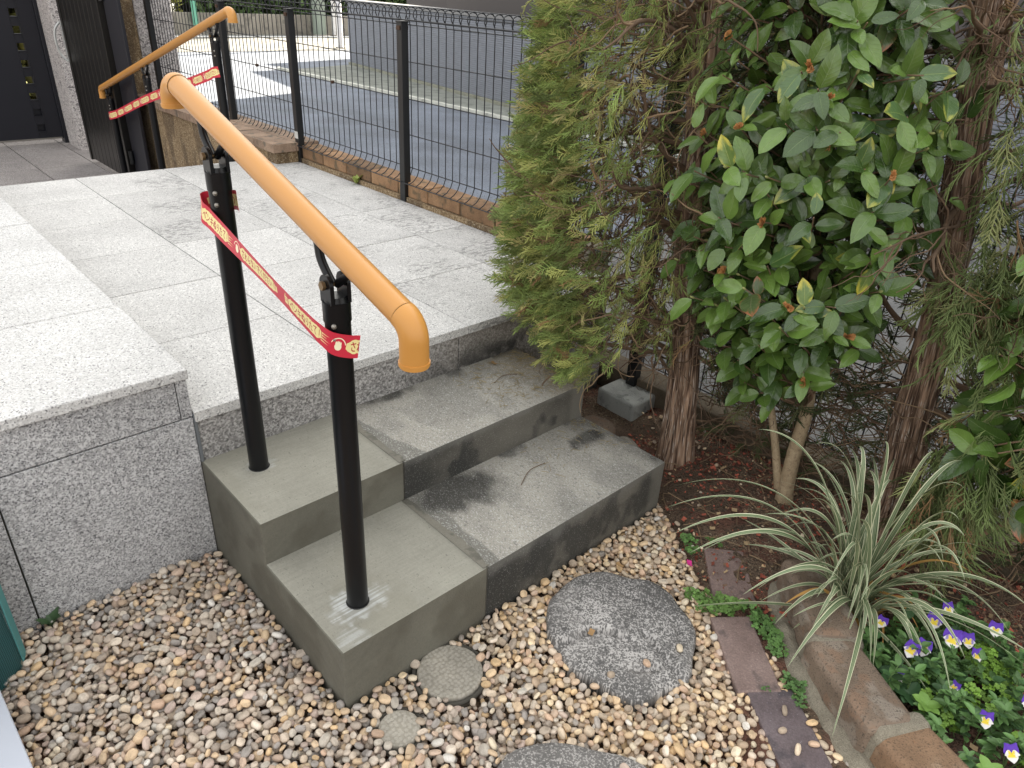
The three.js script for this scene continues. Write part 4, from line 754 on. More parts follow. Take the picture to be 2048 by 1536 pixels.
const whips = [cordSpray(11, { n: 7, spread: 0.35, droop: 0.9, thick: 0.0125, sub: 1 }), cordSpray(12, { n: 10, spread: 0.4, droop: 0.7, thick: 0.0125, sub: 1 })];
const coniferMat = std({ roughness: 0.75 }), whipMat = std({ roughness: 0.75 });
function trunkMesh(name, pts, r0, r1, seed, parent) {
  const N = 150, SEG = 72, cur = smooth(pts, N), rad = cur.map((_, i) => lerp(r0, r1, i / N) * (1 + 0.45 * Math.pow(1 - i / N, 14)));
  const g = tube(cur, rad, SEG, true), p = g.attributes.position, n = g.attributes.normal, u = g.attributes.uv;
  for (let i = 0; i < (N + 1) * (SEG + 1); i++) {
    const a = u.getX(i) * 2 * Math.PI, L = u.getY(i), tw = a + L * 1.2;
    const f = noise((tw / (2 * Math.PI)) * 22 + 50, L * 7, 1 << 20, seed) * 0.6 + noise((tw / (2 * Math.PI)) * 9 + 50, L * 3, 1 << 20, seed + 1) * 0.8 + noise((tw / 6.283) * 48 + 90, L * 16, 1 << 20, seed + 2) * 0.3;
    const k = (f - 0.8) * r0 * 0.36 * (0.3 + 0.7 * Math.abs(Math.sin(a / 2)) ); // same value at the seam
    p.setXYZ(i, p.getX(i) + n.getX(i) * k, p.getY(i) + n.getY(i) * k, p.getZ(i) + n.getZ(i) * k);
  }
  const w = Math.max(0.18, 2 * Math.PI * r0); for (let i = 0; i < u.count; i++) u.setXY(i, u.getX(i) * Math.round(w / 0.18) * 0.6, u.getY(i));
  g.computeVertexNormals(); return mesh(name, g, M.bark, parent);
}
function peel(pts, r0, r1, count, seed, parent) {   // loose strips of bark
  const r = rng(seed), cur = new THREE.CatmullRomCurve3(pts), gs = [];
  for (let i = 0; i < count; i++) {
    const t = r() * 0.95, p = cur.getPointAt(t), a = r() * 6.28, R = lerp(r0, r1, t) * (1.02 + 0.08 * r()), L = 0.02 + 0.05 * r(), o = V(Math.cos(a), 0, Math.sin(a)), tan = V(-Math.sin(a), 0, Math.cos(a)), w = 0.001 + 0.0018 * r(), q = [];
    for (let k = 0; k <= 4; k++) { const s = k / 4; q.push(p.clone().addScaledVector(o, R + 0.006 * (s - 0.5) * (s - 0.5) * 4 * r()).addScaledVector(tan, 0.006 * s * (r() - 0.5)).add(V(0, (s - 0.5) * L, 0))); }
    gs.push(tube(q, [w * 0.3, w, w * 1.1, w, w * 0.2], 4, false));
  }
  const m = mesh('bark_strips', merge(gs), std({ color: new THREE.Color(0.33, 0.245, 0.18), roughness: 0.95 }), parent); m.userData.kind = 'stuff'; return m;
}
// crooked branch
function limb(p0, dir, len, r0, seed, wiggle = 0.35, grav = 0) {
  const r = rng(seed), pts = [p0.clone()]; let d = dir.clone().normalize(), p = p0.clone(); const n = 7;
  for (let i = 0; i < n; i++) { d.add(V((r() - 0.5) * wiggle, (r() - 0.5) * wiggle + grav, (r() - 0.5) * wiggle)).normalize(); p = p.clone().addScaledVector(d, len / n); pts.push(p); }
  const c = smooth(pts, n * 2); return { geo: tube(c, c.map((_, i) => r0 * (1 - 0.75 * (i / (c.length - 1)))), 7), pts: c };
}
const LEFT = V(-0.735, 0, -0.68), TOW = V(-0.68, 0, 0.735);   // along and across the clipped hedge
{
  const axis = [V(1.245, -0.04, -0.115), V(1.242, 0.2, -0.13), V(1.262, 0.45, -0.17), V(1.25, 0.7, -0.205), V(1.262, 0.95, -0.235), V(1.285, 1.25, -0.28), V(1.3, 1.75, -0.33)], cur = new THREE.CatmullRomCurve3(axis);
  const t = thing('conifer_tree', 'clipped green conifer with shaggy brown trunk at the end of the steps', 'tree');
  trunkMesh('trunk', axis, 0.044, 0.032, 60, t); peel(axis, 0.044, 0.032, 260, 61, t);
  const r = rng(62), twigs = [], dead = [], L = sprays.map(() => []), C = sprays.map(() => []), LW = whips.map(() => []), CW = whips.map(() => []);
  const green = (k) => { const q = r(); return q < 0.55 ? scl([0.25, 0.33, 0.09], k) : q < 0.85 ? scl([0.4, 0.42, 0.13], k) : q < 0.96 ? scl([0.44, 0.39, 0.16], k) : scl([0.3, 0.18, 0.08], k); };
  const reach = (y) => lerp(0.5, 0.4, sstep(0.55, 1.25, y)) * sstep(0.1, 0.5, y);   // how far the clipped face stands from the trunk
  const addSpray = (p, dir, s, k) => { const i = Math.floor(r() * 4); L[i].push(M4(p, aim(dir, r() * 6.28), s)); C[i].push(green(k)); };
  const addWhip = (p, dir, s, k) => { const i = Math.floor(r() * 2); LW[i].push(M4(p, aim(dir, r() * 6.28), V(s, s, s))); CW[i].push(green(k)); };
  for (let i = 0; i < 62; i++) {   // branches
    const y = 0.2 + 1.35 * Math.pow(r(), 0.9), p = cur.getPointAt(clamp((y + 0.04) / 1.79)), a = (r() - 0.5) * 2.6 + (r() < 0.25 ? Math.PI : 0);
    const dir = LEFT.clone().multiplyScalar(Math.cos(a)).addScaledVector(TOW, Math.sin(a)); dir.y = -0.1 + 0.5 * r();
    const len = (Math.abs(a) < 1.4 ? 0.3 + 0.22 * r() : 0.14 + 0.14 * r()), b = limb(p, dir, len, 0.0045 + 0.008 * r(), 700 + i, 0.6, 0.03);
    const m = mesh('branch', b.geo, M.twig, t);
    for (let k = 0; k < 6; k++) { const q = b.pts[3 + Math.floor(r() * (b.pts.length - 4))], d2 = dir.clone().add(V(r() - 0.5, r() - 0.6, r() - 0.5).multiplyScalar(1.8)), tw = limb(q, d2, 0.07 + 0.18 * r(), 0.0018 + 0.002 * r(), 900 + i * 8 + k, 0.9, 0.02); (r() < 0.3 ? dead : twigs).push(tw.geo); for (let h = 0; h < 2; h++) twigs.push(limb(tw.pts[4 + Math.floor(r() * 8)], V(r() - 0.5, r() - 0.6, r() - 0.5), 0.05 + 0.09 * r(), 0.0014, 3000 + i * 16 + k * 2 + h, 1.1).geo); }
  }
  for (let i = 0; i < 620; i++) {   // tangle of bare twigs between trunk and green shell
    const y = 0.32 + 1.3 * r(), p0 = cur.getPointAt(clamp((y + 0.04) / 1.79)), q = p0.clone().addScaledVector(LEFT, -0.1 + 0.42 * r()).addScaledVector(TOW, -0.24 + 0.42 * r());
    const tw = limb(q, LEFT.clone().multiplyScalar(r() * 1.2 - 0.2).add(V((r() - 0.5) * 1.4, (r() - 0.6) * 0.9, (r() - 0.5) * 1.4)), 0.08 + 0.17 * r(), 0.0014 + 0.0024 * r() * r(), 12000 + i, 1.0, 0.0).geo; (r() < 0.35 ? dead : twigs).push(tw);
  }
  mesh('twigs', merge(twigs), M.twig, t).userData.kind = 'stuff';
  mesh('dry_twigs', merge(dead), M.twigLight, t).userData.kind = 'stuff';
  for (let i = 0; i < 7600; i++) {   // clipped outer foliage
    const y = 0.14 + 1.6 * r(), p0 = cur.getPointAt(clamp((y + 0.04) / 1.79)), R = reach(y), b = (r() - 0.5) * 0.56, round = Math.sqrt(Math.max(0, 1 - Math.pow(b / 0.31, 2)));
    const f = Math.pow(r(), 0.5), a = 0.06 + f * (R * (0.55 + 0.45 * round) - 0.06), lump = fbm(a * 1.1 + 5, y * 0.7 + b + 5, 7, 3, 64);
    const dens = sstep(0.14, 0.36, a) * (0.22 + 1.0 * sstep(0.4, 0.6, lump)); if (r() > dens) continue;
    const yMin = a > 0.27 ? 0.25 + (a - 0.27) * 1.2 : 0.3 + (0.27 - a) * 1.8; if (y < yMin + 0.05 * r()) continue;
    const dir = LEFT.clone().multiplyScalar(0.35 + 0.7 * f).addScaledVector(TOW, 0.9 * (b / 0.3) + (r() - 0.5) * 0.9).add(V((r() - 0.5) * 0.8, 0.35 - 1.0 * r(), (r() - 0.5) * 0.8));
    addSpray(p0.clone().addScaledVector(LEFT, a).addScaledVector(TOW, b), dir, 0.046 + 0.04 * r(), 0.45 + 0.9 * r());
  }
  for (let i = 0; i < 1400; i++) {   // sparse long cords in the bare inside, hanging
    const y = 0.22 + 1.4 * r(), p0 = cur.getPointAt(clamp((y + 0.04) / 1.79)), a = -0.05 + 0.36 * r(), b = -0.22 + 0.42 * r(); if (r() > 0.3 + 0.7 * sstep(0.4, 0.6, fbm(a + 3, y + b, 6, 3, 68)) || y < 0.42 || (a < 0.06 && y < 0.72 && r() < 0.8)) continue;
    addWhip(p0.clone().addScaledVector(LEFT, a).addScaledVector(TOW, b), LEFT.clone().multiplyScalar(r() - 0.2).addScaledVector(TOW, r() - 0.3).add(V(0, -0.25 - 0.8 * r(), 0)), 0.05 + 0.055 * r(), 0.75 + 0.6 * r());
  }
  for (let i = 0; i < 1100; i++) {   // behind the trunk, towards and through the fence
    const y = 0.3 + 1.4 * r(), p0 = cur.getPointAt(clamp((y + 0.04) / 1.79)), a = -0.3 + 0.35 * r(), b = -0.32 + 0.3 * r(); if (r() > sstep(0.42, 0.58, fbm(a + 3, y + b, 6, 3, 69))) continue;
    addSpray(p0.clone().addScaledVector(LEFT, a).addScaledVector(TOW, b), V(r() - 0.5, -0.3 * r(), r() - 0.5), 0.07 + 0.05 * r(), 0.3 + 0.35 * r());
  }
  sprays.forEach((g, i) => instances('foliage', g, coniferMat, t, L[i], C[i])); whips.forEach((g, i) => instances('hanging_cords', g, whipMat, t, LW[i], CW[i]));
}
{
  const axis = [V(1.395, -0.04, 0.47), V(1.385, 0.15, 0.462), V(1.372, 0.36, 0.446), V(1.375, 0.6, 0.425), V(1.39, 0.86, 0.382), V(1.4, 1.14, 0.335), V(1.41, 1.7, 0.27)], cur = new THREE.CatmullRomCurve3(axis);
  const t = thing('conifer_tree', 'looser leaning conifer with shaggy trunk behind the striped grass and camellia', 'tree');
  trunkMesh('trunk', axis, 0.046, 0.036, 80, t); peel(axis, 0.046, 0.036, 130, 81, t);
  const r = rng(82), twigs = [], dead = [], L = sprays.map(() => []), C = sprays.map(() => []), LW = whips.map(() => []), CW = whips.map(() => []);
  const green = (k) => { const q = r(); return q < 0.7 ? scl([0.15, 0.2, 0.065], k) : q < 0.94 ? scl([0.24, 0.26, 0.1], k) : scl([0.27, 0.17, 0.08], k); };
  for (let i = 0; i < 40; i++) {
    const y = 0.22 + 1.4 * r(), p = cur.getPointAt(clamp((y + 0.04) / 1.74)), a = r() * 6.28, dir = V(Math.cos(a), -0.15 + 0.4 * r(), Math.sin(a)); if (dir.x > 0.5) dir.x *= 0.3; if (y < 0.55 && dir.x < 0) dir.x *= 0.3;
    const b = limb(p, dir, 0.2 + 0.3 * r(), 0.004 + 0.006 * r(), 5000 + i, 0.6, 0.02); mesh('branch', b.geo, M.twig, t);
    for (let k = 0; k < 6; k++) { const q = b.pts[3 + Math.floor(r() * (b.pts.length - 4))], tw = limb(q, dir.clone().add(V(r() - 0.5, r() - 0.6, r() - 0.5).multiplyScalar(1.8)), 0.07 + 0.18 * r(), 0.0015 + 0.0016 * r(), 6000 + i * 8 + k, 0.9, 0.0); (r() < 0.22 ? dead : twigs).push(tw.geo); for (let h = 0; h < 2; h++) twigs.push(limb(tw.pts[4 + Math.floor(r() * 8)], V(r() - 0.5, r() - 0.6, r() - 0.5), 0.05 + 0.08 * r(), 0.0011, 8000 + i * 16 + k * 2 + h, 1.1).geo); }
  }
  for (let i = 0; i < 520; i++) (r() < 0.2 ? dead : twigs).push(limb(V(1.36 + 0.09 * r(), 0.04 + 0.36 * r(), -0.12 + 1.1 * r()), V((r() - 0.5) * 0.5, (r() - 0.4) * 0.7, (r() - 0.5) * 2), 0.1 + 0.2 * r(), 0.0015 + 0.0025 * r() * r(), 21000 + i, 1.0).geo);
  for (let i = 0; i < 700; i++) { const y = 0.08 + 1.4 * r(), q = V(1.32 + 0.13 * r(), y, -0.05 + 1.0 * r()); (r() < 0.2 ? dead : twigs).push(limb(q, V((r() - 0.6) * 1.0, (r() - 0.6) * 0.8, (r() - 0.5) * 2), 0.08 + 0.2 * r(), 0.0013 + 0.0024 * r() * r(), 15000 + i, 1.0).geo); }
  mesh('twigs', merge(twigs), M.twig, t).userData.kind = 'stuff'; mesh('dry_twigs', merge(dead), M.twigLight, t).userData.kind = 'stuff';
  const add = (p, dir, s, k, whip) => { const G = whip ? LW : L, D = whip ? CW : C, i = Math.floor(r() * G.length); G[i].push(M4(p, aim(dir, r() * 6.28), s)); D[i].push(green(k)); };
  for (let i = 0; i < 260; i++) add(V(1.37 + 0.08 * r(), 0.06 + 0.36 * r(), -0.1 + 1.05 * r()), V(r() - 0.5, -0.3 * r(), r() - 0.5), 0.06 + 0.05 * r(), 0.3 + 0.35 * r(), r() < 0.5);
  // fans of green on the near side: [x, y, z, radius, count, size]
  for (const [x, y, z, R, n, s] of [[1.27, 0.76, 0.52, 0.075, 75, 0.11], [1.26, 0.69, 0.57, 0.085, 80, 0.12], [1.25, 0.83, 0.6, 0.1, 60, 0.12], [1.22, 0.33, 0.61, 0.07, 75, 0.11], [1.21, 0.2, 0.6, 0.06, 45, 0.1], [1.22, 0.45, 0.66, 0.08, 50, 0.11], [1.24, 0.28, 0.55, 0.04, 22, 0.09], [1.28, 1.2, 0.45, 0.1, 50, 0.12], [1.3, 1.03, 0.52, 0.09, 40, 0.12], [1.25, 0.5, 0.72, 0.1, 45, 0.1]])
    for (let i = 0; i < n; i++) { const o = V(r() - 0.5, r() - 0.5, r() - 0.5).multiplyScalar(2 * R); const p = V(x, y, z).add(o); add(p, V(-0.1 + (r() - 0.5) * 0.9, -0.25 - 0.7 * r(), 0.25 + (r() - 0.4) * 0.9).addScaledVector(o, 5), s * (0.7 + 0.5 * r()), 0.75 + 0.6 * r(), r() < 0.75); }
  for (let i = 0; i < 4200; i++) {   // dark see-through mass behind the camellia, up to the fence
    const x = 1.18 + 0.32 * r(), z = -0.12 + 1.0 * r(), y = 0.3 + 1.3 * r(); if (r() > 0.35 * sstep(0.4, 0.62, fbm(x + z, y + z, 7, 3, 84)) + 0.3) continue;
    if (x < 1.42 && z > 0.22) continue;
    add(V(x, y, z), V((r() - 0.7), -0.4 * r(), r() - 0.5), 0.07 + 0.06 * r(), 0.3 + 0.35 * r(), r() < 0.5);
  }
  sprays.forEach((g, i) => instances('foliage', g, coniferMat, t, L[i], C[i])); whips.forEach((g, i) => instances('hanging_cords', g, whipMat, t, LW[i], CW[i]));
  // fallen dry branch lying low on the right
}

// ================================================================ CAMELLIAS
function leafTex(c1, c2, vein, spot, spotC, seed, w = 128, h = 256) {
  return tex(w, h, (u, v) => {
    const x = Math.abs(u - 0.5) * 2, n = fbm(u, v, 6, 4, seed);
    let t = mix3(c1, c2, 0.25 + 0.6 * n);
    const sv = Math.abs((((v * 1.0 - x * 0.22) * 8) % 1) - 0.5);
    t = mix3(t, vein, 0.2 * sstep(0.07, 0.0, sv) * sstep(1, 0.2, x));
    if (spot) t = mix3(t, spotC, sstep(0.62, 0.95, 0.45 * n + 0.3 * fbm(u, v, 5, 3, seed + 5) + spot * (0.55 * x * x + 0.9 * sstep(0.45, 1, v) + 0.25)));
    t = mix3(t, vein, sstep(0.05, 0.02, x) * 0.8);
    return [...t, 0.5 + 0.25 * sstep(0.15, 0, sv) - 0.4 * sstep(0.07, 0.0, x)];
  }, false);
}
const LT = [
  leafTex([0.028, 0.062, 0.014], [0.06, 0.115, 0.024], [0.13, 0.2, 0.07], 0, null, 400), leafTex([0.055, 0.11, 0.02], [0.11, 0.19, 0.035], [0.16, 0.24, 0.09], 0, null, 401),
  leafTex([0.085, 0.165, 0.028], [0.165, 0.275, 0.052], [0.2, 0.29, 0.09], 0, null, 402), leafTex([0.045, 0.1, 0.03], [0.09, 0.17, 0.045], [0.22, 0.3, 0.08], 0.42, [0.34, 0.36, 0.06], 403),
  leafTex([0.08, 0.15, 0.03], [0.16, 0.25, 0.05], [0.3, 0.36, 0.1], 0.55, [0.5, 0.46, 0.06], 404), leafTex([0.045, 0.08, 0.025], [0.085, 0.125, 0.04], [0.15, 0.16, 0.08], 0.4, [0.34, 0.13, 0.06], 405),
];
const leafMats = LT.map((t, i) => { const m = std({ roughness: [0.26, 0.28, 0.3, 0.32, 0.34, 0.4][i], side: THREE.DoubleSide, clearcoat: 0.35, clearcoatRoughness: 0.16 }, t, 0.0012, 1); return m; });
function leafGeo(seed, wid, fold, curl, tip) {   // 1 unit long along +y, faces +z
  const r = rng(seed), NL = 12, NW = 3, P = [], U = [], I = [], sk = (r() - 0.5) * 0.14;
  for (let i = 0; i <= NL; i++) {
    const t = i / NL, w = wid * Math.pow(Math.sin(Math.PI * Math.pow(t, 0.92 - tip)), 0.72) * (t > 0.86 ? lerp(1, 0.62, (t - 0.86) / 0.14) : 1);
    for (let j = -NW; j <= NW; j++) {
      const s = j / NW, wav = 0.012 * Math.sin(t * 13 + seed + s) * Math.abs(s);
      P.push(s * w + sk * Math.sin(t * Math.PI), t - curl * 0.12 * t * t, fold * Math.abs(s) * w - curl * t * t * 0.5 + wav); U.push(0.5 + 0.5 * s, t);
      if (i && j > -NW) { const b = i * (2 * NW + 1) + j + NW; I.push(b - 1 - (2 * NW + 1), b - (2 * NW + 1), b, b - 1 - (2 * NW + 1), b, b - 1); }
    }
  }
  const g = new THREE.BufferGeometry(); g.setAttribute('position', new THREE.Float32BufferAttribute(P, 3)); g.setAttribute('uv', new THREE.Float32BufferAttribute(U, 2)); g.setIndex(I); g.computeVertexNormals(); return g;
}
const leafGeos = [leafGeo(1, 0.25, 0.25, 0.35, 0.1), leafGeo(2, 0.28, 0.18, 0.2, 0.15), leafGeo(3, 0.23, 0.3, 0.5, 0.12), leafGeo(4, 0.27, 0.22, 0.12, 0.05), leafGeo(5, 0.25, 0.12, 0.65, 0.1), leafGeo(6, 0.24, 0.35, 0.28, 0.14)];
const driedGeo = (() => { const gs = [], r = rng(9); for (let i = 0; i < 16; i++) { const g = new THREE.PlaneGeometry(0.006, 0.012, 1, 2); g.translate(0, 0.006, 0); g.rotateX((r() - 0.5) * 2.2); g.rotateY(r() * 6.28); g.rotateZ((r() - 0.5) * 1.6); gs.push(g); } return merge(gs); })();
const driedMat = std({ color: new THREE.Color(0.5, 0.25, 0.09), roughness: 0.9, side: THREE.DoubleSide }), budMat = std({ color: new THREE.Color(0.3, 0.32, 0.12), roughness: 0.6 });
const budGeo = new THREE.SphereGeometry(1, 8, 8).scale(0.003, 0.007, 0.003).translate(0, 0.006, 0);
function camellia(label, stems, crown, nTwigs, seed, frontDir, maxLeaves, inner) {
  const t = thing('camellia_shrub', label, 'shrub'), r = rng(seed), mats = [], cands = [], hid = [];
  for (const [pts, r0, r1] of stems) { const c = smooth(pts, 40), g = tube(c, c.map((_, i) => lerp(r0, r1, i / 40) * (1 + 0.35 * Math.pow(1 - i / 40, 8) + 0.06 * (noise(i * 0.7, 3, 1 << 20, seed) - 0.5))), 20); mesh('stem', g, M.smoothBark, t); }
  const core = crown.core, twigGeos = [];
  let flowers = 0;
  for (let i = 0; i < nTwigs; i++) {
    // twig ends spread over the crown's outline
    const u = r() * 2 - 1, a = r() * 6.283, s = Math.sqrt(1 - u * u), d = V(Math.cos(a) * s, u, Math.sin(a) * s), k = 0.62 + 0.4 * Math.pow(r(), 0.6);
    const e = V(crown.c.x + d.x * crown.rx * k, crown.c.y + d.y * crown.ry * k, crown.c.z + d.z * crown.rz * k);
    const start = core[clamp(Math.floor(((e.y - core[0].y) / (core[core.length - 1].y - core[0].y)) * core.length - 1 - r() * 2), 0, core.length - 1)].clone();
    const mid = start.clone().lerp(e, 0.55).add(V((r() - 0.5) * 0.05, 0.02 * r(), (r() - 0.5) * 0.05)), c = smooth([start, mid, e], 14); twigGeos.push(tube(c, c.map((_, q) => 0.0034 * (1 - 0.6 * (q / 14))), 6));
    const out = e.clone().sub(mid).normalize(), n = 4 + Math.floor(r() * 3), a0 = r() * 6.28;
    const ref = Math.abs(out.y) < 0.9 ? V(0, 1, 0) : V(1, 0, 0), x = ref.clone().cross(out).normalize(), y = out.clone().cross(x);
    for (let q = 0; q < n; q++) {
      const th = a0 + q * 2.4, base = c[14 - Math.min(9, q * 1 + (q > 2 ? 1 : 0))].clone(), o = x.clone().multiplyScalar(Math.cos(th)).addScaledVector(y, Math.sin(th));
      const ld = o.clone().multiplyScalar(0.9).addScaledVector(out, 0.25 + 0.35 * r()).add(V(0, -0.28 * r(), 0)).normalize();
      // the upper face turns to the light and outwards
      let up = out.clone().multiplyScalar(0.75).add(V(0, 0.55, 0)).addScaledVector(frontDir, 0.55).add(V(r() - 0.5, r() - 0.5, r() - 0.5).multiplyScalar(0.7)); up.addScaledVector(ld, -up.dot(ld)).normalize();
      const L = crown.leaf * (0.6 + 0.62 * r()), X = ld.clone().cross(up).normalize(), yr = r(), mi = yr < 0.27 ? 0 : yr < 0.58 ? 1 : yr < 0.86 ? 2 : yr < 0.95 ? 3 : yr < 0.972 ? 4 : 5;
      const rec = { m: M4(base.clone().addScaledVector(ld, 0.006), quatFrom(X, ld, up), L), g: Math.floor(r() * 6), mi, f: base.clone().addScaledVector(ld, L / 2).sub(crown.c).dot(frontDir) + 0.25 * (base.y - crown.c.y) * 0 };
      cands.push(rec);
    }
    if (d.dot(frontDir) > 0 && r() < 0.16 && flowers < 16) { flowers++; const f = mesh('withered_flower', driedGeo, driedMat, t); f.position.copy(e); f.quaternion.copy(aim(out, r() * 6)); f.scale.setScalar(0.9 + 0.5 * r()); }
    else if (r() < 0.3) { const f = mesh('bud', budGeo, budMat, t); f.position.copy(e); f.quaternion.copy(aim(out)); }
  }
  mesh('twigs', merge(twigGeos), std({ color: new THREE.Color(0.2, 0.13, 0.08), roughness: 0.85 }), t).userData.kind = 'stuff';
  cands.sort((a, b) => b.f - a.f);
  const rest = [];
  cands.forEach((c, i) => { if (i < maxLeaves) { const m = mesh('leaf', leafGeos[c.g], leafMats[c.mi], t); c.m.decompose(m.position, m.quaternion, m.scale); } else rest.push(c.m); });
  for (let i = 0; i < inner; i++) { const u = r() * 2 - 1, a = r() * 6.283, s = Math.sqrt(1 - u * u), k = 0.75 * Math.pow(r(), 0.4); rest.push(M4(V(crown.c.x + Math.cos(a) * s * crown.rx * k, crown.c.y + u * crown.ry * k, crown.c.z + Math.sin(a) * s * crown.rz * k), new THREE.Quaternion().setFromEuler(new THREE.Euler(r() * 6, r() * 6, r() * 6)), crown.leaf * (0.6 + 0.5 * r()))); }
  for (let k = 0; k < 3; k++) instances('inner_leaves', leafGeos[k], leafMats[k], t, rest.filter((_, i) => i % 3 === k));
  return t;
}
const CAMDIR = V(-0.84, 0.12, 0.5).normalize();
{
  const core = []; for (let i = 0; i < 12; i++) core.push(V(1.3 - 0.06 * (i / 11), 0.3 + 0.085 * i, 0.2 - 0.015 * i));
  camellia('glossy dark green camellia with two pale stems between the conifers', [
    [[V(1.305, -0.03, 0.222), V(1.3, 0.04, 0.218), V(1.303, 0.17, 0.212), V(1.3, 0.3, 0.214), V(1.27, 0.55, 0.18), V(1.26, 0.85, 0.13), V(1.25, 1.2, 0.06)], 0.0225, 0.012],
    [[V(1.3, 0.035, 0.2), V(1.297, 0.085, 0.182), V(1.3, 0.16, 0.155), V(1.3, 0.31, 0.102), V(1.28, 0.5, 0.07), V(1.25, 0.8, 0.02)], 0.0125, 0.008]],
    { c: V(1.19, 0.92, 0.11), rx: 0.235, ry: 0.56, rz: 0.295, leaf: 0.07, core }, 320, 500, CAMDIR, 300, 420);
}
{
  const core = []; for (let i = 0; i < 8; i++) core.push(V(1.24 - 0.003 * i, 0.55 + 0.08 * i, 0.84 - 0.012 * i));
  camellia('glossy green shrub showing only a few leaves at the right border', [[[V(1.3, -0.03, 0.98), V(1.28, 0.3, 0.95), V(1.24, 0.6, 0.82), V(1.22, 1.1, 0.74)], 0.018, 0.01]], { c: V(1.2, 0.68, 0.69), rx: 0.1, ry: 0.45, rz: 0.13, leaf: 0.085, core }, 46, 900, CAMDIR, 150, 40);
}

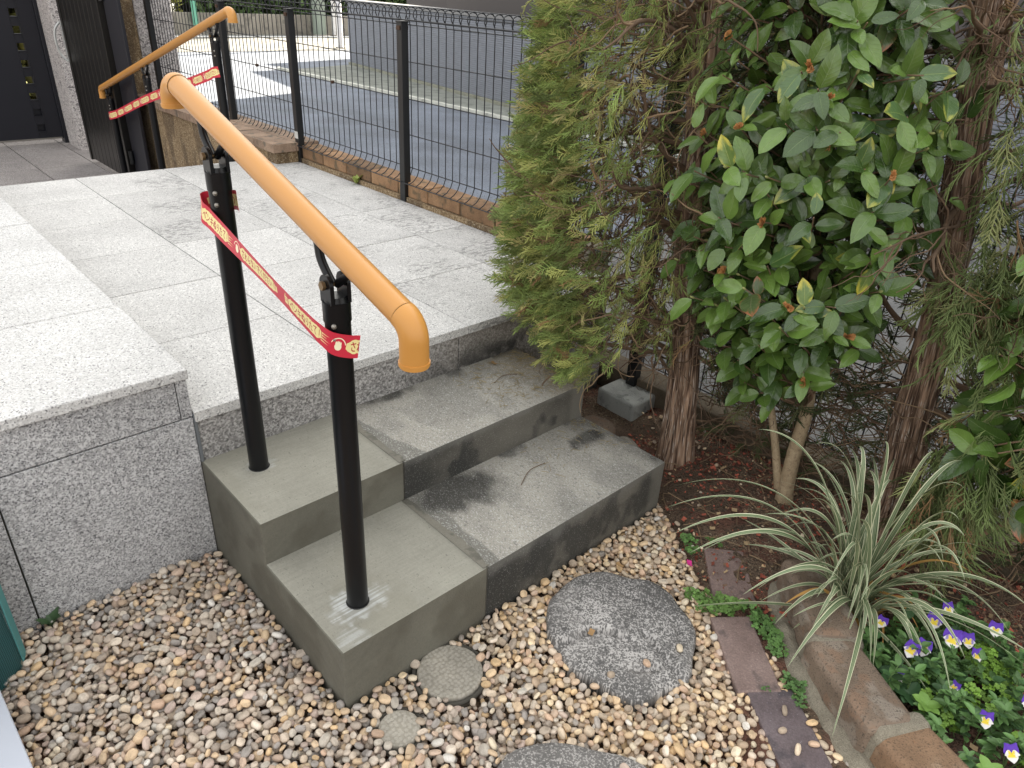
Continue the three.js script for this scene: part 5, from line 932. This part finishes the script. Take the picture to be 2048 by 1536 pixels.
// ================================================================ STRIPED GRASS
{
  const bt = tex(64, 128, (u, v) => {
    const x = Math.abs(u - 0.5) * 2, g = [0.1, 0.165, 0.07], cr = [0.62, 0.62, 0.42], n = noise(u * 14, v * 3, 14, 500, 3);
    let k = sstep(0.62, 0.74, x + 0.12 * (n - 0.5)); k = Math.max(k, sstep(0.06, 0.0, Math.abs(u - 0.37)) * 0.75, sstep(0.045, 0.0, Math.abs(u - 0.6)) * 0.7, sstep(0.03, 0.0, Math.abs(u - 0.48)) * 0.4);
    return [...mix3(scl(g, 0.8 + 0.4 * n), cr, k), 0.5 + 0.3 * n];
  });
  const bm = std({ roughness: 0.5, side: THREE.DoubleSide }, bt, 0.0004, 1), dry = std({ color: new THREE.Color(0.5, 0.28, 0.08), roughness: 0.8, side: THREE.DoubleSide });
  const t = thing('striped_grass', 'clump of long arching white and green striped grass leaves behind the border rocks', 'ornamental grass'), r = rng(510);
  const base = V(1.0, 0.01, 0.545);
  function blade(p0, tip, rise, w, mat, twist) {
    const ctrl = p0.clone().lerp(tip, 0.42); ctrl.y = Math.max(p0.y, tip.y) + rise;
    const q = new THREE.QuadraticBezierCurve3(p0, ctrl, tip).getPoints(26), P = [], U = [], I = [], L = p0.distanceTo(tip) * 1.15;
    for (let i = 0; i <= 26; i++) {
      const s = i / 26, tg = q[Math.min(26, i + 1)].clone().sub(q[Math.max(0, i - 1)]).normalize(), hz = V(tg.x, 0, tg.z).normalize(), sd = V(-hz.z, 0, hz.x);
      const up = sd.clone().cross(tg).normalize().multiplyScalar(Math.sign(1)); if (up.y < 0) up.negate();
      const ss = sd.clone().multiplyScalar(Math.cos(twist * s)).addScaledVector(up, Math.sin(twist * s)), ww = 1.32 * w * (0.55 + 0.45 * sstep(0, 0.3, s)) * (s > 0.55 ? Math.pow(1 - (s - 0.55) / 0.45, 0.75) : 1);
      for (const j of [-1, 0, 1]) { const p = q[i].clone().addScaledVector(ss, (j * ww) / 2).addScaledVector(up, j ? ww * 0.16 : 0); P.push(p.x, p.y, p.z); U.push(0.5 + j * 0.5, s * L * 6); }
      if (i) { const b = i * 3; for (const j of [0, 1]) I.push(b + j - 3, b + j + 1 - 3, b + j, b + j + 1 - 3, b + j + 1, b + j); }
    }
    const g = new THREE.BufferGeometry(); g.setAttribute('position', new THREE.Float32BufferAttribute(P, 3)); g.setAttribute('uv', new THREE.Float32BufferAttribute(U, 2)); g.setIndex(I); g.computeVertexNormals(); mesh('grass_blade', g, mat, t);
  }
  const key = [   // tip x, y, z, rise, width
    [0.63, 0.27, 0.27, 0.16, 0.011], [0.66, 0.29, 0.22, 0.15, 0.01], [0.72, 0.31, 0.2, 0.14, 0.0095], [0.64, 0.24, 0.31, 0.15, 0.011], [0.7, 0.2, 0.3, 0.17, 0.009], [0.68, 0.06, 0.31, 0.02, 0.0085], [0.71, 0.05, 0.54, 0.17, 0.0105], [1.12, 0.15, 0.88, 0.2, 0.0125],
    [1.08, 0.11, 0.84, 0.2, 0.01], [0.93, 0.02, 0.73, 0.19, 0.0105], [0.98, 0.03, 0.76, 0.2, 0.011], [0.99, 0.47, 0.5, 0.03, 0.011], [1.05, 0.46, 0.58, 0.03, 0.0105], [0.9, 0.45, 0.4, 0.05, 0.0095], [0.84, 0.46, 0.3, 0.03, 0.0095], [1.0, 0.44, 0.66, 0.04, 0.01], [0.95, 0.4, 0.68, 0.05, 0.01], [1.14, 0.42, 0.62, 0.05, 0.01], [0.87, 0.05, 0.62, 0.17, 0.009], [0.8, 0.1, 0.4, 0.2, 0.01]];
  for (const [x, y, z, rise, w] of key) blade(base.clone().add(V((r() - 0.5) * 0.05, 0, (r() - 0.5) * 0.05)), V(x, y, z), rise, w, bm, (r() - 0.5) * 0.9);
  for (let i = 0; i < 84; i++) { const a = r() * 6.28, d = 0.1 + 0.34 * r() * r() + 0.06 * r(), y = 0.03 + 0.4 * r() * (1.15 - d * 1.7); blade(base.clone().add(V((r() - 0.5) * 0.07, 0, (r() - 0.5) * 0.07)), V(base.x + Math.cos(a) * d, Math.max(0.03, y), base.z + Math.sin(a) * d), 0.03 + 0.2 * r() * r(), 0.005 + 0.0045 * r(), bm, (r() - 0.5) * 2.2); }
  for (const [x, y, z, rise] of [[1.1, 0.2, 0.73, 0.08], [1.02, 0.04, 0.7, 0.14], [0.86, 0.06, 0.45, 0.1], [0.9, 0.02, 0.58, 0.08], [0.93, 0.02, 0.6, 0.05], [1.08, 0.03, 0.68, 0.16]]) blade(base.clone().add(V((r() - 0.5) * 0.06, 0, (r() - 0.5) * 0.06)), V(x, y, z), rise, 0.008, dry, (r() - 0.5) * 2);
  for (let i = 0; i < 26; i++) blade(base.clone().add(V((r() - 0.5) * 0.1, 0, (r() - 0.5) * 0.1)), base.clone().add(V((r() - 0.5) * 0.22, 0.01 + 0.07 * r(), (r() - 0.5) * 0.22)), 0.02 + 0.05 * r(), 0.005, i % 2 ? M.twigDry ??= std({ color: new THREE.Color(0.2, 0.12, 0.07), roughness: 0.9, side: THREE.DoubleSide }) : dry, (r() - 0.5) * 3);
}

// ================================================================ VIOLAS AND WEEDS
{
  const lobed = (n, w, notch) => { const P = [0, 0, 0], I = [], K = 40; for (let i = 0; i <= K; i++) { const a = (i / K) * 6.283, q = 1 - notch * Math.pow(Math.abs(Math.cos((a * n) / 2)), 6); P.push(Math.cos(a) * w * q, Math.sin(a) * w * q, 0.12 * w * Math.sin(a * n)); if (i) I.push(0, i, i + 1); } const g = new THREE.BufferGeometry(); g.setAttribute('position', new THREE.Float32BufferAttribute(P, 3)); g.setIndex(I); g.computeVertexNormals(); return g; };
  const oblong = leafGeo(21, 0.24, 0.3, 0.4, 0.05), roundL = leafGeo(22, 0.34, 0.16, 0.25, 0.05), green = std({ roughness: 0.5, side: THREE.DoubleSide }), lime = std({ roughness: 0.55, side: THREE.DoubleSide });
  for (const g of [oblong, roundL]) g.deleteAttribute('uv');
  // flower: five petals, coloured in the petal itself
  const flowerGeo = (pale) => {
    const gs = [], top = [0.11, 0.035, 0.42], white = [0.78, 0.76, 0.72], yel = [0.8, 0.6, 0.04];
    const petal = (ang, len, wid, kind, dz) => {
      const P = [], C = [], I = [], NL = 6, NW = 6;
      for (let i = 0; i <= NL; i++) for (let j = 0; j <= NW; j++) { const t = i / NL, s = (j / NW) * 2 - 1, w = wid * Math.sin(Math.PI * (0.08 + 0.84 * Math.pow(t, 0.7))); const x = s * w, y = t * len * (1 - 0.12 * s * s); P.push(x, y, dz + 0.12 * len * t * t + 0.05 * len * Math.sin(s * 4) * t);
        let c = kind === 'top' ? top : t > 0.85 || Math.abs(s) > 0.9 ? (pale ? white : mix3(top, white, 0.75)) : white; if (kind !== 'top' && t < 0.42 && Math.abs(s) < 0.7) c = yel; if (kind === 'side' && t > 0.42 && t < 0.8 && !pale) c = mix3(top, white, 0.25); C.push(...c);
        if (i && j) { const b = i * (NW + 1) + j; I.push(b - NW - 2, b - NW - 1, b, b - NW - 2, b, b - 1); } }
      const g = new THREE.BufferGeometry(); g.setAttribute('position', new THREE.Float32BufferAttribute(P, 3)); g.setAttribute('color', new THREE.Float32BufferAttribute(C, 3)); g.setIndex(I); g.computeVertexNormals(); g.rotateZ(ang); gs.push(g);
    };
    petal(0.5, 1.25, 0.66, 'top', -0.06); petal(-0.5, 1.25, 0.66, 'top', -0.03); petal(1.7, 0.8, 0.42, 'side', 0); petal(-1.7, 0.8, 0.42, 'side', 0.02); petal(Math.PI, 0.95, 0.6, 'low', 0.05);
    return mergeGeometries(gs.map((g) => g.toNonIndexed()));
  };
  const fg = [flowerGeo(false), flowerGeo(true)], fm = std({ vertexColors: true, roughness: 0.65, side: THREE.DoubleSide }), r = rng(600);
  const spots = [[[0.992, 0.105, 0.748, 1.35, 0], [0.912, 0.09, 0.7, 1.1, 0], [0.935, 0.092, 0.715, 1.1, 0], [0.947, 0.085, 0.625, 0.85, 1], [0.861, 0.06, 0.711, 0.8, 1], [0.93, 0.05, 0.79, 0.7, 0]], [[1.022, 0.1, 0.703, 1.1, 0], [1.085, 0.1, 0.71, 0.9, 1], [1.04, 0.085, 0.77, 1.0, 0], [1.03, 0.07, 0.795, 0.9, 0], [1.1, 0.1, 0.8, 1.0, 1]], [[0.86, 0.08, 0.86, 1.0, 1], [0.82, 0.08, 0.915, 1.0, 1], [0.965, 0.08, 0.905, 0.9, 1], [0.75, 0.06, 0.98, 0.9, 0]]];
  const labels = ['viola plant with purple and white flowers nearest to the border rocks', 'viola plant with purple flowers behind, below the striped grass', 'viola plant with pale white and purple flowers at the lower corner'];
  const centers = [[0.93, 0.71, 0.1], [1.06, 0.76, 0.12], [0.9, 0.89, 0.15]];
  spots.forEach((list, i) => {
    const t = thing('viola_plant', labels[i], 'flower plant'), L = [], C = [], L2 = [], C2 = [], stems = [], [cx, cz, R] = centers[i];
    const grow = (x, z, h, n) => { const b = V(x + (r() - 0.5) * 0.03, 0, z + (r() - 0.5) * 0.03), top = V(x, h, z); const c = smooth([b, b.clone().lerp(top, 0.5).add(V((r() - 0.5) * 0.02, 0, (r() - 0.5) * 0.02)), top], 8); stems.push(tube(c, 0.0011, 5)); for (let k = 0; k < n; k++) { const q = c[2 + Math.floor(6.9 * Math.pow(r(), 0.6))], a = r() * 6.28, d = V(Math.cos(a), 0.15 + 0.5 * r(), Math.sin(a)).normalize(), up = V(0, 1, 0).addScaledVector(d, -d.y).normalize(); const m = M4(q, quatFrom(d.clone().cross(up), d, up), 0.014 + 0.016 * r()), k2 = 0.6 + 0.9 * r(); if (r() < 0.9) { L.push(m); C.push(scl([0.085, 0.17, 0.048], k2)); } else { L2.push(m); C2.push(scl([0.045, 0.1, 0.035], k2)); } } };
    for (let k = 0; k < 46; k++) { const a = r() * 6.28, q = R * Math.sqrt(r()); grow(cx + Math.cos(a) * q, cz + Math.sin(a) * q, 0.025 + 0.075 * r(), 17); }
    instances('leaves', oblong, green, t, L, C); instances('round_leaves', roundL, green, t, L2, C2); 
    for (const [x, y, z, s, pale] of list) { const f = mesh('flower', fg[pale], fm, t); f.position.set(x, y, z); f.scale.setScalar(0.0168 * s); f.quaternion.copy(new THREE.Quaternion().setFromRotationMatrix(new THREE.Matrix4().lookAt(V(-0.62 + (r() - 0.5) * 0.5, 0.62, 0.3 + (r() - 0.5) * 0.6), V(0, 0, 0), V(0, 1, 0)))); f.rotateZ((r() - 0.5) * 0.5); const c = smooth([V(x + 0.01, 0, z), V(x + 0.006, y * 0.6, z), V(x + 0.002, y, z - 0.002)], 8); stems.push(tube(c, 0.001, 5)); }
    mesh('stems', merge(stems), std({ color: new THREE.Color(0.1, 0.17, 0.05), roughness: 0.6 }), t).userData.kind = 'stuff';
  });
  // small lobed weeds in patches
  const clover = mergeGeometries([0, 1, 2].map((k) => lobed(5, 0.5, 0.3).translate(0, 0.55, 0).rotateZ((k * 6.283) / 3).toNonIndexed()));
  const patch = (label, spots, col, size, h, geo = clover, cat = 'weed', name = 'weed_patch') => {
    const t = thing(name, label, cat), L = [], C = [];
    for (const [x, z, R, n] of spots) for (let i = 0; i < n; i++) { const a = r() * 6.28, q = R * Math.sqrt(r()), up = V((r() - 0.5) * 0.8, 1, (r() - 0.5) * 0.8).normalize(); L.push(M4(V(x + Math.cos(a) * q, 0.008 + h * r(), z + Math.sin(a) * q), new THREE.Quaternion().setFromUnitVectors(V(0, 0, 1), up).multiply(new THREE.Quaternion().setFromAxisAngle(V(0, 0, 1), r() * 6.28)), size * (0.6 + 0.7 * r()))); C.push(scl(col, 0.65 + 0.7 * r())); }
    instances('leaves', geo, lime, t, L, C);
  };
  patch('small green weeds around the gap between the first two edging bricks', [[0.78, 0.315, 0.035, 70], [0.8, 0.345, 0.025, 40], [0.825, 0.36, 0.02, 25], [0.77, 0.275, 0.02, 30]], [0.12, 0.22, 0.05], 0.0075, 0.015);
  patch('small green weeds along the outer side of the reddish middle brick', [[0.835, 0.39, 0.02, 24], [0.82, 0.43, 0.025, 45], [0.8, 0.46, 0.025, 45], [0.775, 0.49, 0.02, 30]], [0.1, 0.2, 0.05], 0.0075, 0.016);
  patch('small green weeds at the far tip of the gravel near the pink petal', [[0.93, 0.15, 0.02, 26], [0.9, 0.18, 0.016, 18], [0.97, 0.2, 0.02, 10]], [0.1, 0.2, 0.05], 0.0075, 0.014);
  patch('few small green weeds beside the dark edging brick', [[0.72, 0.56, 0.022, 26], [0.69, 0.585, 0.02, 14], [0.665, 0.53, 0.01, 6]], [0.09, 0.18, 0.05], 0.007, 0.012);
  patch('bright yellow green lobed weed among the violas', [[0.85, 0.79, 0.04, 55], [1.08, 0.79, 0.035, 45], [1.05, 0.84, 0.04, 50], [0.9, 0.96, 0.05, 50], [0.98, 0.84, 0.05, 40], [0.92, 0.74, 0.04, 24]], [0.2, 0.36, 0.05], 0.012, 0.05);
  { // pale broad leaves at the foot of the border rock
    const t = thing('broad_leaf_weed', 'pale green weed with broad oval leaves beside the mortar joint of the rocks', 'weed'), q = rng(640);
    for (const [cx, cz, y] of [[0.835, 0.77, 0.055], [0.78, 0.9, 0.05]]) for (let i = 0; i < 6; i++) { const a = i * 1.05 + q(), d = V(Math.cos(a), 0.25 + 0.3 * q(), Math.sin(a)).normalize(), up = V(0, 1, 0).addScaledVector(d, -d.y).normalize(), m = mesh('leaf', roundL, std({ color: new THREE.Color(0.19, 0.34, 0.07), roughness: 0.5, side: THREE.DoubleSide }), t); M4(V(cx, y, cz), quatFrom(d.clone().cross(up), d, up), 0.026 + 0.006 * q()).decompose(m.position, m.quaternion, m.scale); }
    const k = thing('round_leaf_weed', 'dark green rosette of round leaves at the edge of the border rock', 'weed');
    for (const [cx, cz, y] of [[0.865, 0.7, 0.045], [0.845, 0.735, 0.045]]) for (let i = 0; i < 7; i++) { const a = i * 0.9 + q(), d = V(Math.cos(a), 0.2 + 0.3 * q(), Math.sin(a)).normalize(), up = V(0, 1, 0).addScaledVector(d, -d.y).normalize(), m = mesh('leaf', roundL, std({ color: new THREE.Color(0.04, 0.1, 0.035), roughness: 0.5, side: THREE.DoubleSide }), k); M4(V(cx, y, cz), quatFrom(d.clone().cross(up), d, up), 0.03 + 0.012 * q()).decompose(m.position, m.quaternion, m.scale); }
  }
  { // weeds by the kerb and by the platform
    const one = (name, label, x, y, z, col, n, s) => { const t = thing(name, label, 'weed'), q = rng(x * 1000 | 0); for (let i = 0; i < n; i++) { const a = i * 2.4, d = V(Math.cos(a) * 0.5, 0.9, Math.sin(a) * 0.5).normalize(), up = V(-Math.cos(a), 0.6, -Math.sin(a)); up.addScaledVector(d, -up.dot(d)).normalize(); const m = mesh('leaf', oblong, std({ color: new THREE.Color(...col), roughness: 0.6, side: THREE.DoubleSide }), t); M4(V(x, y, z), quatFrom(d.clone().cross(up), d, up), s * (0.7 + 0.5 * q())).decompose(m.position, m.quaternion, m.scale); } };
    one('kerb_weed', 'small yellow green weed growing at the foot of the brick kerb', 1.438, H3, -2.22, [0.3, 0.36, 0.08], 6, 0.06);
    one('corner_weed', 'small dark green weed at the foot of the platform front', -0.37, -0.005, -0.585, [0.05, 0.1, 0.04], 6, 0.04);
  }
}

// ================================================================ LITTER
{
  const r = rng(700), leafP = new THREE.PlaneGeometry(1, 0.6, 2, 2); { const p = leafP.attributes.position; for (let i = 0; i < p.count; i++) p.setZ(i, 0.25 * (Math.abs(p.getX(i)) + 0.4 * Math.abs(p.getY(i)))); leafP.computeVertexNormals(); }
  const soilY = (x, z) => -0.03 + 0.032 * sstep(-0.3, 0.8, (x + z - 1.03) / 0.2) + 0.02 * (n3(x * 14, z * 14, 0, 5) - 0.5);
  const L = [], C = [], tw = [];
  for (let i = 0; i < 7000; i++) {
    const x = 0.85 + 0.6 * r(), z = -0.4 + 1.5 * r(); if (x + z < 0.95) continue; const red = fbm(x + 2, z + 2, 6, 3, 71); if (r() > 0.25 + 0.75 * sstep(0.4, 0.6, red)) continue;
    L.push(M4(V(x, soilY(x, z) + 0.004 + 0.006 * r(), z), new THREE.Quaternion().setFromEuler(new THREE.Euler(-1.57 + (r() - 0.5) * 1.3, (r() - 0.5) * 1.3, r() * 6.28)), 0.004 + 0.013 * r() * r()));
    const q = r(); C.push(q < 0.6 ? scl([0.34, 0.09, 0.055], 0.4 + r()) : q < 0.8 ? scl([0.2, 0.12, 0.075], 0.4 + r()) : scl([0.38, 0.27, 0.15], 0.6 + 0.6 * r()));
  }
  const t = thing('leaf_litter', 'red and brown dead leaves lying on the soil under the trees', 'leaf litter'); t.userData.kind = 'stuff'; instances('dead_leaves', leafP, std({ roughness: 0.9, side: THREE.DoubleSide }), t, L, C); 
  for (let i = 0; i < 130; i++) { const x = 0.95 + 0.5 * r(), z = -0.35 + 1.35 * r(); if (x + z < 1.0) continue; const a = r() * 6.28, l = 0.03 + 0.09 * r(), y = soilY(x, z) + 0.006; tw.push(tube(smooth([V(x, y, z), V(x + Math.cos(a) * l * 0.5, y + 0.008 * r(), z + Math.sin(a) * l * 0.5 + 0.01 * (r() - 0.5)), V(x + Math.cos(a) * l, y + 0.004, z + Math.sin(a) * l)], 6), 0.0009 + 0.0009 * r(), 4)); }
  const d = mesh('fallen_twigs', merge(tw), M.twigLight, t); d.userData.kind = 'stuff';
  // dry needles on the far end of both steps
  const nd2 = [], t2 = thing('dry_needles', 'dry yellowish conifer needles scattered on the far end of the upper step', 'needles'), nr = rng(733); t2.userData.kind = 'stuff';
  for (let i = 0; i < 420; i++) { const up = nr() < 0.72, x = 0.99 - 0.28 * Math.pow(nr(), 2), z = up ? -0.33 - 0.26 * nr() : -0.12 - 0.18 * nr(); if (!up && nr() < 0.5) continue; const y = (up ? H2 : H1) + 0.0012 + 0.004 * nr(), a = nr() * 6.28, l = 0.008 + 0.022 * nr(); nd2.push(tube([V(x, y, z), V(x + Math.cos(a) * l * 0.5, y + 0.0015 * nr(), z + Math.sin(a) * l * 0.5), V(x + Math.cos(a) * l, y, z + Math.sin(a) * l)], 0.0006, 3, false)); }
  mesh('needles', merge(nd2), std({ color: new THREE.Color(0.3, 0.23, 0.1), roughness: 0.9 }), t2).userData.kind = 'stuff';
  const strand = (name, label, pts, rad) => { const s = mesh(name, tube(smooth(pts, 16), rad, 5), M.twig, scene); tag(s, label, 'twig'); };
  strand('twig', 'thin dark dry twig lying on the lower grey step', [V(0.62, H1 + 0.002, -0.17), V(0.68, H1 + 0.004, -0.2), V(0.735, H1 + 0.003, -0.2)], 0.0011);
  strand('twig', 'short curved twig lying on the upper grey step', [V(0.79, H2 + 0.002, -0.47), V(0.84, H2 + 0.004, -0.485), V(0.88, H2 + 0.002, -0.47)], 0.001);
  const pet = mesh('fallen_petal', leafP.clone(), std({ color: new THREE.Color(0.75, 0.05, 0.3), roughness: 0.6, side: THREE.DoubleSide }), scene); pet.scale.setScalar(0.022); pet.position.set(0.851, 0.014, 0.207); pet.rotation.set(-1.4, 0.2, 0.7); tag(pet, 'bright pink fallen petal on the gravel tip', 'petal');
  for (const [x, y, z, label] of [[0.868, H2 + 0.004, -0.56, 'small brown dead leaf on the upper step near the riser'], [0.49, 0.022, 0.2, 'small curled tan dead leaf on the round stepping stone'], [0.71, 0.016, 0.1, 'yellowish dead leaf on the gravel before the lower step']]) { const m = mesh('dead_leaf', leafP, std({ color: new THREE.Color(0.36, 0.22, 0.1), roughness: 0.9, side: THREE.DoubleSide }), scene); m.scale.setScalar(0.02); m.position.set(x, y, z); m.rotation.set(-1.5, 0.15, x * 20); tag(m, label, 'dead leaf'); }
  // long dry branch lying low behind the grass
  const b = thing('fallen_branch', 'thin brown dry branch lying low behind the striped grass at the border', 'branch'); const bb = smooth([V(1.27, 0.34, 0.78), V(1.26, 0.24, 0.71), V(1.24, 0.16, 0.66), V(1.21, 0.1, 0.61)], 16); mesh('wood', tube(bb, bb.map((_, i) => 0.009 * (1 - 0.04 * i)), 8), M.twigLight, b); mesh('side_twig', tube(smooth([bb[7], V(1.2, 0.2, 0.64), V(1.16, 0.19, 0.6)], 10), 0.003, 6), M.twigLight, b);
}

// ================================================================ THINGS AT THE LEFT BORDER
{
  const net = tex(64, 64, (u, v) => { const g = Math.min(Math.abs(((u * 8) % 1) - 0.5), Math.abs(((v * 8) % 1) - 0.5)), on = sstep(0.3, 0.36, Math.max(Math.abs(((u * 8) % 1) - 0.5), Math.abs(((v * 8) % 1) - 0.5))); return [0.03, 0.13, 0.135, on, on]; });
  const t = thing('mesh_bag', 'teal garden mesh bag standing at the left border before the platform', 'bag');
  const nm = std({ roughness: 0.6, side: THREE.DoubleSide, alphaTest: 0.5 }, net, 0, 0.028);
  const foot = [[-0.437, -0.515], [-0.445, -0.5], [-0.56, -0.415], [-0.66, -0.36], [-0.74, -0.4], [-0.73, -0.56], [-0.6, -0.588], [-0.46, -0.585], [-0.44, -0.56]];
  const ring = new THREE.CatmullRomCurve3(foot.map(([x, z]) => V(x, 0, z)), true, 'centripetal').getSpacedPoints(64);
  const shell = (k0, m, name) => {
    const P = [], U = [], I = [], K = 16, N = 64; let L = 0;
    for (let k = 0; k <= K; k++) for (let i = 0; i <= N; i++) {
      const y = (k / K) * 0.4, p = ring[i % 64], q = k0 * (1 - 0.12 * Math.pow(k / K, 2)) + 0.02 * Math.sin(k * 0.9 + i * 0.3) * (k / K), cx = -0.58, cz = -0.48;
      P.push(cx + (p.x - cx) * q, y - 0.004, cz + (p.z - cz) * q); U.push(i * 0.012, y);
      if (k && i) { const b = k * (N + 1) + i; I.push(b - N - 2, b, b - 1, b - N - 2, b - N - 1, b); }
    }
    const g = new THREE.BufferGeometry(); g.setAttribute('position', new THREE.Float32BufferAttribute(P, 3)); g.setAttribute('uv', new THREE.Float32BufferAttribute(U, 2)); g.setIndex(I); g.computeVertexNormals(); return mesh(name, g, m, t);
  };
  shell(1, nm, 'mesh_skin'); shell(0.965, std({ color: new THREE.Color(0.02, 0.045, 0.055), roughness: 0.9, side: THREE.DoubleSide }), 'contents');
  mesh('corner_strip', box(-0.0135, 0.0135, 0, 0.39, -0.0015, 0.0015, 0.001).rotateY(1.2).translate(-0.4345, 0, -0.523), std({ color: new THREE.Color(0.08, 0.26, 0.26), roughness: 0.7 }), t);
  const s = thing('plastic_tray', 'pale translucent plastic tray edge at the lower left border', 'tray', [-0.512, 0.0, -0.37], 0.03);
  const pm = std({ color: new THREE.Color(0.5, 0.53, 0.6), roughness: 0.35 });
  mesh('side', box(-0.02, 0.02, -0.01, 0.05, -0.08, 0.5, 0.006), pm, s); mesh('rim', box(-0.03, 0.026, 0.05, 0.058, -0.085, 0.505, 0.003), pm, s); mesh('floor', box(-0.3, -0.02, 0.0, 0.02, -0.08, 0.5, 0.004), pm, s);
  for (let i = 0; i < 3; i++) mesh('rib', box(0.02, 0.024, 0.008 + i * 0.014, 0.012 + i * 0.014, -0.078, 0.498, 0.001), pm, s);
}
renderer.render(scene, camera);
